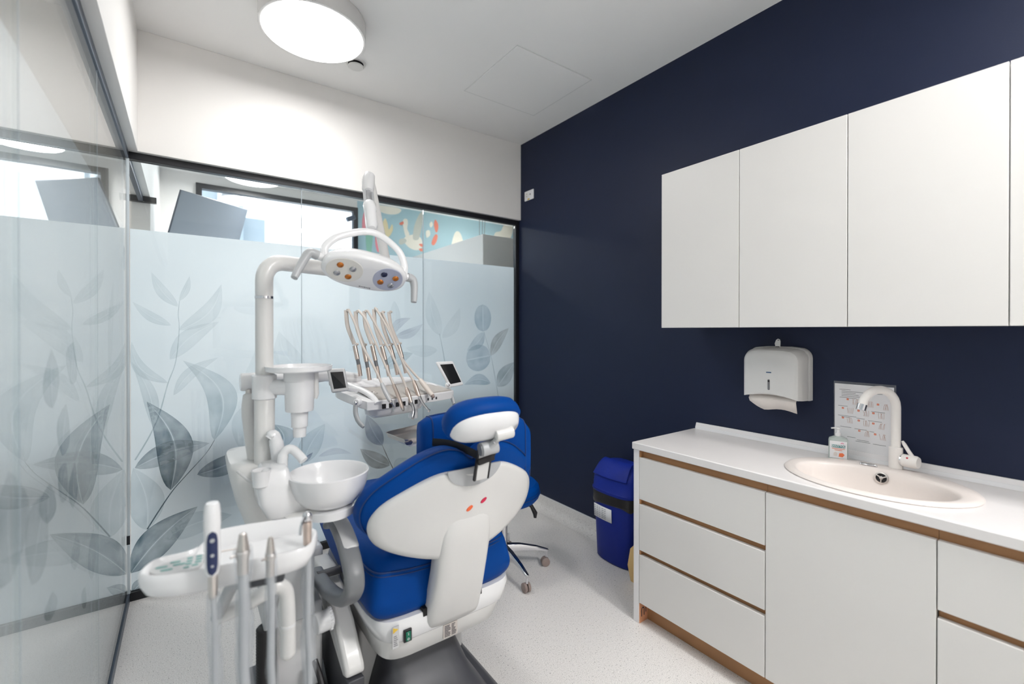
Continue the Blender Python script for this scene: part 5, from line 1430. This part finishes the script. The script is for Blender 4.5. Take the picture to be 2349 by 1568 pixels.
# frame: origin front-left; u along the front edge, v to the rear
O = Vector((0.672, 1.975, 1.088)); U = (Vector((1.160, 2.165, 1.074)) - O); Ul = U.length; U.normalize()
Vv = Vector((-U.y, U.x, 0)).normalized()
SL = math.tan(R(14))
def dp(u_, v_, n_=0.0):       # table surface point; rises towards the rear
    return O + U * u_ + Vv * v_ + Vector((0, 0, v_ * SL + n_))
def prism_uv(poly, n0, n1):
    m_ = MB()
    m_.loft([[dp(a, b, n0) for a, b in poly], [dp(a, b, n1) for a, b in poly]])
    return m_
def rounded(poly, n=5):
    P = spline([(a, b, 0) for a, b in poly], n, closed=True)
    return [(p.x, p.y) for p in P]
out = [(0.0, 0.0), (Ul * .5, -0.006), (Ul, 0.0), (Ul + .03, .03), (Ul + .02, .12), (Ul - .06, .235), (Ul * .5, .27), (.04, .25), (-.05, .20), (-.045, .08), (-.03, .02)]
body = rounded(out)
obj('body', prism_uv(body, -0.042, -0.002), 'plastic_white', t, bevel=0.006, bseg=3)
ins = rounded([(0.035, .012), (Ul * .5, .006), (Ul - .005, .010), (Ul + .004, .03), (Ul - .03, .13), (Ul - .09, .19), (Ul * .45, .165), (.10, .155), (.03, .175), (.02, .12)])
tp = obj('top_panel', prism_uv(ins, -0.004, 0.003), 'panel_beige', t, bevel=0.002)
pad = rounded([(.03, .19), (.12, .150), (Ul * .5, .160), (Ul - .12, .185), (Ul - .08, .215), (Ul * .6, .245), (.10, .245), (.02, .225)])
obj('rest_pad', prism_uv(pad, 0.0, 0.014), 'paper', t, bevel=0.005, bseg=3)
# thick rounded left cheek
P = spline([dp(-.055, .235, .012), dp(-.03, .20, .022), dp(.0, .13, .020), dp(.018, .05, .012), dp(.018, -.005, -.012)], 6)
mb = MB(); mb.tube(P, [0.016] * len(P), 14, flat=0.8); obj('left_cheek', mb, 'plastic_white', t, sharp=70)
# underside housing with air slots
P = [(.02, .02), (.30, .0), (.33, .06), (.22, .12), (.05, .12)]
mb = MB(); mb.loft([[dp(a, b, -0.040) for a, b in rounded(P)], [dp(a * .92 + .012, b * .9 + .01, -0.070 - b * SL) for a, b in rounded(P)], [dp(a * .6 + .06, b * .6 + .03, -0.092 - b * SL) for a, b in rounded(P)]]); un_ = obj('lower_housing', mb, 'plastic_white', t, sharp=60)
for k in range(6):
    a = .045 + .040 * k
    mb = MB(); mb.loft([[dp(a + q, -.007, z) for q, z in ((0, -.038), (.020, -.038), (.020, -.018), (0, -.018))], [dp(a + q, .012, z) for q, z in ((0, -.038), (.020, -.038), (.020, -.018), (0, -.018))]]); obj('air_slot', mb, 'dark_gap', t)
for k in range(3):
    a = .335 + .03 * k
    mb = MB(); mb.loft([[dp(a + q, -.0075, z) for q, z in ((0, -.030), (.010, -.030), (.010, -.018), (0, -.018))], [dp(a + q, .012, z) for q, z in ((0, -.030), (.010, -.030), (.010, -.018), (0, -.018))]]); obj('air_slot', mb, 'grey_dark', t)
mb = MB(); c_ = dp(.075, .085, .003); mb.tube([c_ + U * 0.016 * math.cos(2 * PI * k / 20) + (Vv + Vector((0, 0, SL))) * 0.014 * math.sin(2 * PI * k / 20) for k in range(21)], 0.0022, 8); rg_ = obj('power_ring', mb, 'steel', tp)
mb = MB(); mb.tube([c_ + U * 0.009 * math.cos(2 * PI * k / 12 + .9) + (Vv + Vector((0, 0, SL))) * 0.008 * math.sin(2 * PI * k / 12 + .9) for k in range(10)], 0.0014, 6); obj('power_mark', mb, 'paper', rg_)
mb = MB(); mb.tube(spline([dp(Ul - .062, .125, .005), dp(Ul - .040, .105, .006), dp(Ul - .028, .075, .005)], 5), [0.001, 0.003, 0.004, 0.005, 0.0055, 0.0055, 0.005, 0.005, 0.004, 0.003, 0.001], 8); obj('thumb_relief', mb, 'paper', tp)
# post and pivot under the table
mb = MB(); mb.cyl(dp(.36, .12, -.03), dp(.36, .12, -.03) - Vector((0, 0, .135)), 0.024); obj('post', mb, 'plastic_white', t)
# handles with displays left and right
lc0 = dp(-.050, .045, -.015)
mb = MB(); mb.cyl(lc0 + Vector((0.02, 0.02, 0)), lc0 + Vector((-0.012, -0.016, 0)), 0.017, 18); hb = obj('handle_boss', mb, 'plastic_white', t, bevel=0.003)
mb = MB(); mb.ball(lc0 + Vector((-0.013, -0.018, 0)), 0.008); obj('boss_screw', mb, 'chrome', hb)
mb = MB(); mb.tube(spline([lc0 + Vector((-.012, -.012, -.010)), lc0 + Vector((-.014, -.02, -.045)), lc0 + Vector((-.010, -.045, -.075)), lc0 + Vector((.004, -.07, -.098))], 5), [0.013, 0.014, 0.014, 0.014, 0.014, 0.014, 0.014, 0.013, 0.013, 0.013, 0.012, 0.012, 0.012, 0.011, 0.010, 0.008], 12, flat=0.7); obj('brake_handle', mb, 'plastic_grey', t, sharp=60)
rc0 = dp(Ul + .012, .035, .018)
mb = MB(); mb.cyl(rc0 + Vector((0.012, 0.02, 0)), rc0 + Vector((-0.004, -0.014, 0)), 0.016, 18); hb = obj('handle_boss', mb, 'plastic_white', t, bevel=0.003)
mb = MB(); mb.ball(rc0 + Vector((-0.005, -0.016, 0.002)), 0.008); obj('boss_screw', mb, 'chrome', hb)
mb = MB(); mb.tube(spline([rc0 + Vector((0, -.006, -.010)), rc0 + Vector((.010, -.016, -.045)), rc0 + Vector((.014, -.032, -.075)), rc0 + Vector((.012, -.05, -.098))], 5), [0.013] * 12 + [0.011] * 4, 12, flat=0.7); obj('brake_handle', mb, 'plastic_grey', t, sharp=60)
def display(corners, m_frame, bezel, depth=0.016):
    a, b, c_, d_ = [Vector(p) for p in corners]       # top-left, top-right, bottom-right, bottom-left
    nv = (b - a).cross(d_ - a).normalized()
    if nv.y > 0: nv = -nv
    cen = (a + b + c_ + d_) / 4
    def inset(s, off):
        return [cen + (p - cen) * s + nv * off for p in (a, b, c_, d_)]
    m1 = MB(); m1.loft([inset(1.0, -depth), inset(1.0, 0.0)]); f_ = obj('display_frame', m1, m_frame, t, bevel=0.007, bseg=3)
    m2 = MB()
    ci = [cen + (p - cen) * bezel + nv * 0.0006 for p in (a, b, c_, d_)]
    m2.loft([[p - nv * 0.003 for p in ci], ci]); obj('display_glass', m2, 'black_glass', f_)
display([(0.462, 1.92, 1.245), (0.531, 1.91, 1.246), (0.543, 1.89, 1.153), (0.478, 1.905, 1.147)], 'grey_light', 0.70)
mb = MB(); mb.tube([(0.505, 1.93, 1.18), (0.56, 1.99, 1.15), (0.62, 2.05, 1.13)], 0.010, 10); obj('display_stalk', mb, 'plastic_white', t)
display([(1.095, 2.21, 1.232), (1.205, 2.225, 1.232), (1.262, 2.20, 1.098), (1.165, 2.185, 1.090)], 'plastic_white', 0.76)
# whip arms
for i, (p0, p1, p2) in enumerate(ARMS):
    p0, p1, p2 = Vector(p0), Vector(p1), Vector(p2)
    low = p0.lerp(p1, 0.0)
    foot = dp((p0 - O).dot(U), .205, .0)
    mb = MB(); mb.tube([Vector((p0.x, p0.y, p0.z - 0.012)), p0.lerp(p1, 0.25), p0.lerp(p1, .30)], [0.0095, 0.0100, 0.0100], 12); wa = obj('whip_arm', mb, 'rose_steel', t)
    mb = MB(); mb.tube([p0.lerp(p1, .28), p0.lerp(p1, .48)], 0.0088, 12); obj('arm_band', mb, 'grey_mid', wa)
    mb = MB(); mb.tube([p0.lerp(p1, .48), p0.lerp(p1, .95)], 0.0105, 12); obj('arm_sleeve', mb, 'rose_steel', wa)
    bow = (p1 + p2) / 2 + Vector((-0.012, 0.0, 0.004))
    mb = MB(); mb.tube(spline([p1, bow, p2], 6), 0.0098, 10, flat=0.5, ref=(0, 1, 0)); obj('arm_blade', mb, 'hose_beige', wa)
    mb = MB()
    for q in (p1, p2):
        mb.cyl(q + Vector((0.002, -0.012, 0.0)), q + Vector((0.014, -0.002, 0)), 0.0065, 10)
    obj('roller', mb, 'hose_beige', wa)

# handpieces: each hangs by its hose over a whip arm and lies on the table
hl = ['slim air-water syringe handpiece, first from the left on the instrument table', 'rose steel handpiece, second from the left on the instrument table', 'long angled chrome handpiece, third from the left on the instrument table', 'contra-angle handpiece with rose grip, fourth from the left on the instrument table', 'thick pale scaler handpiece, fifth from the left on the instrument table']
gm = ['plastic_grey', 'rose_steel', 'chrome', 'rose_steel', 'hose_beige']
for i, (hose, grip, tip) in enumerate(HANDPIECES):
    t = thing('handpiece', hl[i], 'handpiece', grip[0], 'handpieces on the instrument table')
    P = spline(hose, 6)
    mb = MB(); mb.tube(P, 0.0058, 10); obj('hose', mb, 'hose_beige', t, sharp=80)
    G = spline(grip, 6); n_ = len(G)
    if i in (2, 3):
        k0 = int(n_ * .40)
        mb = MB(); mb.tube(G[:k0 + 1], [0.0078 + 0.0035 * math.sin(PI * k / k0) for k in range(k0 + 1)], 14); obj('coupling', mb, 'rose_steel', t, sharp=80)
        mb = MB(); mb.tube(G[k0:], [0.0088 - 0.0038 * k / (n_ - k0) for k in range(n_ - k0)], 14); obj('grip', mb, 'chrome', t, sharp=80)
        mb = MB(); mb.lathe([(0.003, -0.006), (0.0058, -0.005), (0.0058, 0.005), (0.002, 0.006)], G[-1], (G[-1] - G[-4]).cross(Vector((1, 0, 0))), 12); hd_ = obj('head', mb, 'chrome', t)
        mb = MB(); mb.cyl(G[-1], G[-1] + Vector((-0.006, 0, -0.004)), 0.0012, 6); obj('bur', mb, 'steel', hd_)
    else:
        r0 = (0.0098, 0.0085, 0, 0, 0.0122)[i]
        mb = MB(); mb.tube(G, [r0 * (0.75 + 0.3 * math.sin(PI * (0.15 + 0.75 * k / n_))) for k in range(n_)], 14); obj('grip', mb, gm[i], t, sharp=80)
        mb = MB(); mb.tube([G[-1], G[-1] + (G[-1] - G[-3]).normalized() * 0.012], [r0 * .8, r0 * .55], 12); obj('nose', mb, 'steel' if i < 4 else 'castor', t)
        if tip:
            mb = MB(); mb.tube(spline(tip, 5), 0.0022, 8); obj('syringe_tip', mb, 'chrome', t)

# stainless tray under the instrument table
t = thing('steel_tray', 'shallow stainless steel tray below the instrument table', 'tray', (0.87, 2.02, 0.90))
q0, q1, q2, q3 = Vector((0.750, 2.055, .922)), Vector((0.792, 1.905, .908)), Vector((1.075, 2.005, .908)), Vector((1.033, 2.155, .922))
cen = (q0 + q1 + q2 + q3) / 4
def trr(s, dz, r_=0.12, s2=None):
    out_ = []
    Q = [q0, q1, q2, q3]
    for k in range(4):
        p, a, b = Q[k], Q[k - 1], Q[(k + 1) % 4]
        for f in (0, .33, .66, 1):
            w1 = p.lerp(a, r_ * (1 - f)); w2 = p.lerp(b, r_ * f)
            out_.append(w1.lerp(w2, 0.5))
    return [cen + (p - cen) * s + Vector((0, 0, dz)) for p in out_]
mb = MB(); mb.loft([trr(.84, -.026), trr(.93, -.018), trr(.97, 0.0), trr(1.0, .002), trr(1.0, .004), trr(.975, .003), trr(.925, -.016), trr(.84, -.0235)]); obj('tray', mb, 'steel', t, sharp=40)
mb = MB(); mb.loft([trr(.62, -.046), trr(.72, -.0265)]); tb = obj('tray_carrier', mb, 'plastic_white', t)
mb = MB(); mb.cyl(cen + Vector((0, 0, -.06)), cen + Vector((0.03, 0.05, 0.07)) * 1.0 + Vector((0, 0, -.11)), 0.02, 14); obj('carrier_pivot', mb, 'plastic_white', tb)
mb = MB(); pq = q1.lerp(q2, 0.06) + Vector((0.002, 0.004, -.010)); mb.loft([[pq + Vector((a, -.003, b)) for a, b in ((-.018, 0), (.020, 0), (.012, -.012), (-.010, -.012))], [pq + Vector((a, .006, b)) for a, b in ((-.018, 0), (.020, 0), (.012, -.012), (-.010, -.012))]]); obj('corner_clip', mb, 'navy_plastic', tb)

# ================================================================== ASSISTANT TRAY (foreground)
t = thing('assistant_tray', 'white assistant tray with a keypad lobe in the foreground', 'tray', (0.09, 1.15, 0.87))
TO = Vector((0.088, 1.150, 0.0)); ang = R(-12)
TU = Vector((math.cos(ang), math.sin(ang), 0)); TV = Vector((-math.sin(ang), math.cos(ang), 0))
def tp_(a, b, z): return TO + TU * a + TV * b + Vector((0, 0, z))
tout = rounded([(-.165, -.01), (-.155, -.045), (-.10, -.066), (0.0, -.064), (.10, -.062), (.145, -.045), (.160, -.005), (.158, .05), (.10, .066), (-.02, .068), (-.07, .060), (-.10, .038), (-.15, .025)], 6)
def tsc(s, z, P=tout):
    return [tp_(a * s, b * s, z) for a, b in P]
mb = MB(); mb.loft([tsc(.80, .870), tsc(.93, .876), tsc(.99, .895), tsc(1.0, .908), tsc(.99, .918), tsc(.965, .921), tsc(.93, .918), tsc(.90, .911), tsc(.5, .910)]); tb = obj('body', mb, 'plastic_white', t, sharp=70)
# raised back rim
rim_ = [(-.085, .040), (-.055, .060), (.0, .070), (.08, .069), (.130, .066), (.152, .058)]
P = spline([(a, b, 0) for a, b in rim_], 5)
mb = MB(); rings = []
for i, p in enumerate(P):
    u_ = i / (len(P) - 1)
    hgt = 0.912 + 0.034 * min(1, u_ * 4) * min(1, (1 - u_) * 12 + .6)
    rings.append([tp_(p.x, p.y + .006, .900), tp_(p.x, p.y + .006, hgt - .002), tp_(p.x, p.y + .003, hgt), tp_(p.x, p.y - .001, hgt - .002), tp_(p.x, p.y - .012, .912), tp_(p.x, p.y - .012, .900)])
mb.loft(rings); obj('back_rim', mb, 'plastic_white', t, sharp=60)
kpad = rounded([(-.148, -.012), (-.125, -.042), (-.070, -.046), (-.058, -.01), (-.066, .022), (-.11, .016)], 5)
mb = MB(); mb.loft([[tp_(a, b, .9115) for a, b in kpad], [tp_(a, b, .9155) for a, b in kpad]]); kp_ = obj('keypad', mb, 'grey_light', t)
for (a, b, w) in ((-.130, -.012, .020), (-.110, .002, .018), (-.118, -.028, .020), (-.100, -.012, .022), (-.086, .010, .010), (-.084, -.004, .010), (-.083, -.017, .010), (-.084, -.032, .010), (-.070, .012, .011), (-.068, -.001, .011), (-.067, -.014, .011), (-.070, -.027, .011)):
    mb = MB(); mb.loft([[tp_(a + dx * w / 2, b + dy * .0032, .9157) for dx, dy in ((-1, -.6), (-.7, -1), (.7, -1), (1, -.6), (1, .6), (.7, 1), (-.7, 1), (-1, .6))], [tp_(a + dx * w / 2, b + dy * .0032, .9166) for dx, dy in ((-1, -.6), (-.7, -1), (.7, -1), (1, -.6), (1, .6), (.7, 1), (-.7, 1), (-1, .6))]])
    obj('key', mb, 'ink_teal', kp_)
mb = MB(); mb.obox(tp_(-.005, .030, .9108), (0.055, 0.006, 0.001), Matrix.Rotation(ang, 3, 'Z')); mb2 = obj('printed_line', mb, 'paper_warm', tb)
# bracket and bent arm carrying the tray
mb = MB(); mb.obox(tp_(.06, -.005, .858), (.07, .05, .03), Matrix.Rotation(ang, 3, 'Z')); obj('bracket', mb, 'grey_dark', t, bevel=0.006)
mb = MB(); mb.tube(spline([(0.06, 1.335, .688), (0.115, 1.315, .708), (0.160, 1.30, .730), (0.190, 1.30, .739), (0.209, 1.30, .722), (0.214, 1.30, .68), (0.215, 1.30, .62), (0.215, 1.30, .56)], 5), 0.0185, 16); oa = obj('bent_arm', mb, 'plastic_warm', t, sharp=70)
mb = MB(); mb.tube([(0.215, 1.30, .633), (0.215, 1.30, .627)], 0.0192, 16); obj('arm_joint', mb, 'plastic_white', oa)
mb = MB(); mb.ball((0.215, 1.30, .556), 0.0185); obj('arm_end', mb, 'plastic_warm', oa)
mb = MB(); mb.tube([(0.06, 1.335, .688), (0.085, 1.24, .80), (0.13, 1.16, .862)], 0.014, 12); obj('tray_post', mb, 'plastic_grey', oa)
mb = MB(); mb.tube([(0.214, 1.31, .60), (0.235, 1.50, .56), (0.26, 1.62, .54)], 0.017, 12); obj('rear_arm', mb, 'plastic_warm', oa)

# instruments standing in the front of the assistant tray, each with a hose in a clear sleeve
def hose_pts(x, y, z0, dx, n=14):
    return [(x + dx * k / n + 0.0016 * math.sin(k * 1.7), y + 0.001 * math.sin(k * 1.1), z0 - (z0 - 0.04) * k / n) for k in range(n + 1)]
def sleeve(x, y, z0, dx, r, parent, seed):
    rnd = random.Random(seed)
    P = hose_pts(x, y, z0, dx, 26)
    return obj('clear_sleeve', (lambda m: m.tube(P, [r * rnd.uniform(.86, 1.14) for _ in P], 12, cap=False))(MB()), 'clear_sleeve', parent, sharp=80)
# 1: curing light with a navy key panel
t = thing('curing_light', 'white wand with a navy button panel standing in the assistant tray', 'dental instrument', (0.041, 1.068, 0.90), 'instruments in the assistant tray')
mb = MB(); mb.lathe([(0.004, 1.060), (0.0105, 1.060), (0.0125, 1.056), (0.0145, 1.040), (0.0150, 1.020), (0.0138, 1.000), (0.0135, 0.950), (0.0125, 0.925), (0.010, 0.918), (0.004, 0.917)][::-1], (0.041, 1.068, 0), seg=24); bo_ = obj('wand', mb, 'plastic_white', t, sharp=60)
vd = Vector((-0.041, -1.068, 0)).normalized(); sd = Vector((0, 0, 1)).cross(vd)
shape = spline([(0, 0, 1.008), (.0078, 0, .998), (.0082, 0, .975), (.0080, 0, .945), (.0072, 0, .930), (0, 0, .922), (-.0072, 0, .930), (-.0080, 0, .945), (-.0082, 0, .975), (-.0078, 0, .998)], 4, closed=True)
def onw(p, off):
    r_ = 0.0138 + off
    x_ = max(-1, min(1, p.x / 0.0138))
    a = math.asin(x_)
    return Vector((0.041, 1.068, p.z)) + (vd * math.cos(a) + sd * math.sin(a)) * r_
mb = MB()
for off in (-.001, .0012):
    rows = []
    for k in range(21):
        z_ = .922 + .086 * k / 20
        e_ = abs(2 * k / 20 - 1)
        hw_ = .0084 * (1 - e_ ** 5) ** .5 + .0002
        rows.append([onw(Vector((hw_ * (-1 + 2 * i / 8), 0, z_)), off) for i in range(9)])
    mb.grid(rows)
np_ = obj('button_panel', mb, 'navy_plastic', t)
for z_, r_ in ((.990, .0042), (.961, .0034), (.940, .0026)):
    mb = MB(); mb.lathe([(r_, 0), (r_ * .8, .001), (r_ * .1, .0012)], Vector((0.041, 1.068, z_)) + vd * 0.0147, vd, 14); obj('button', mb, 'plastic_grey', np_)
mb = MB(); mb.lathe([(0.006, .872), (0.0078, .874), (0.0085, .900), (0.0090, .918), (0.004, .919)], (0.042, 1.066, 0), seg=18); obj('metal_collar', mb, 'steel', t)
mb = MB(); mb.tube(hose_pts(0.042, 1.066, 0.874, 0.020), 0.0052, 10); obj('hose', mb, 'plastic_grey', t, sharp=80)
sleeve(0.042, 1.066, 0.880, 0.022, 0.0125, t, 1)
# 2 and 3: suction tips
for (x, y, zt, lab_, sd_, r_) in ((0.091, 1.042, 0.996, 'grey metal suction nozzle standing left of centre in the assistant tray', 2, 0.0115), (0.139, 1.036, 0.978, 'small grey suction nozzle standing right of centre in the assistant tray', 3, 0.0085)):
    t = thing('suction_nozzle', lab_, 'dental instrument', (x, y, 0.90), 'instruments in the assistant tray')
    mb = MB(); mb.lathe([(r_ * .3, zt), (r_ * .62, zt - .002), (r_ * .95, zt - .026), (r_ * 1.0, zt - .034), (r_ * 1.18, zt - .036), (r_ * 1.18, zt - .044), (r_ * .95, zt - .050), (r_ * .9, zt - .080), (r_ * .3, zt - .081)][::-1], (x, y, 0), seg=20); nz_ = obj('nozzle', mb, 'steel', t)
    mb = MB(); mb.tube([(x - r_ * 1.1, y - .004, zt - .040), (x - r_ * 1.9, y - .008, zt - .040)], .0022, 8); obj('slide_lever', mb, 'steel', nz_)
    mb = MB(); mb.tube(hose_pts(x, y, zt - .078, 0.010), r_ * .82, 12); obj('hose', mb, 'plastic_grey', t, sharp=80)
    sleeve(x, y, zt - .030, 0.011, r_ * 1.32, t, sd_)
# 4: syringe with chrome head at the right end
t = thing('air_syringe', 'chrome headed three-way syringe at the right end of the assistant tray', 'dental instrument', (0.222, 1.10, 0.90), 'instruments in the assistant tray')
mb = MB(); mb.lathe([(0.004, .915), (0.0085, .916), (0.0092, .945), (0.0095, .966), (0.004, .967)], (0.222, 1.10, 0), seg=18); obj('grip', mb, 'rose_steel', t)
mb = MB(); mb.ball((0.222, 1.10, .977), (.0105, .0105, .013)); hd_ = obj('head', mb, 'chrome', t)
mb = MB(); mb.tube(spline([(0.216, 1.094, .980), (0.207, 1.085, .968), (0.203, 1.08, .948)], 5), 0.0032, 8); obj('trigger', mb, 'chrome', hd_)
mb = MB(); mb.tube(hose_pts(0.222, 1.10, 0.917, 0.008), 0.0065, 10); obj('hose', mb, 'plastic_grey', t, sharp=80)
sleeve(0.222, 1.10, 0.905, 0.010, 0.0150, t, 4)
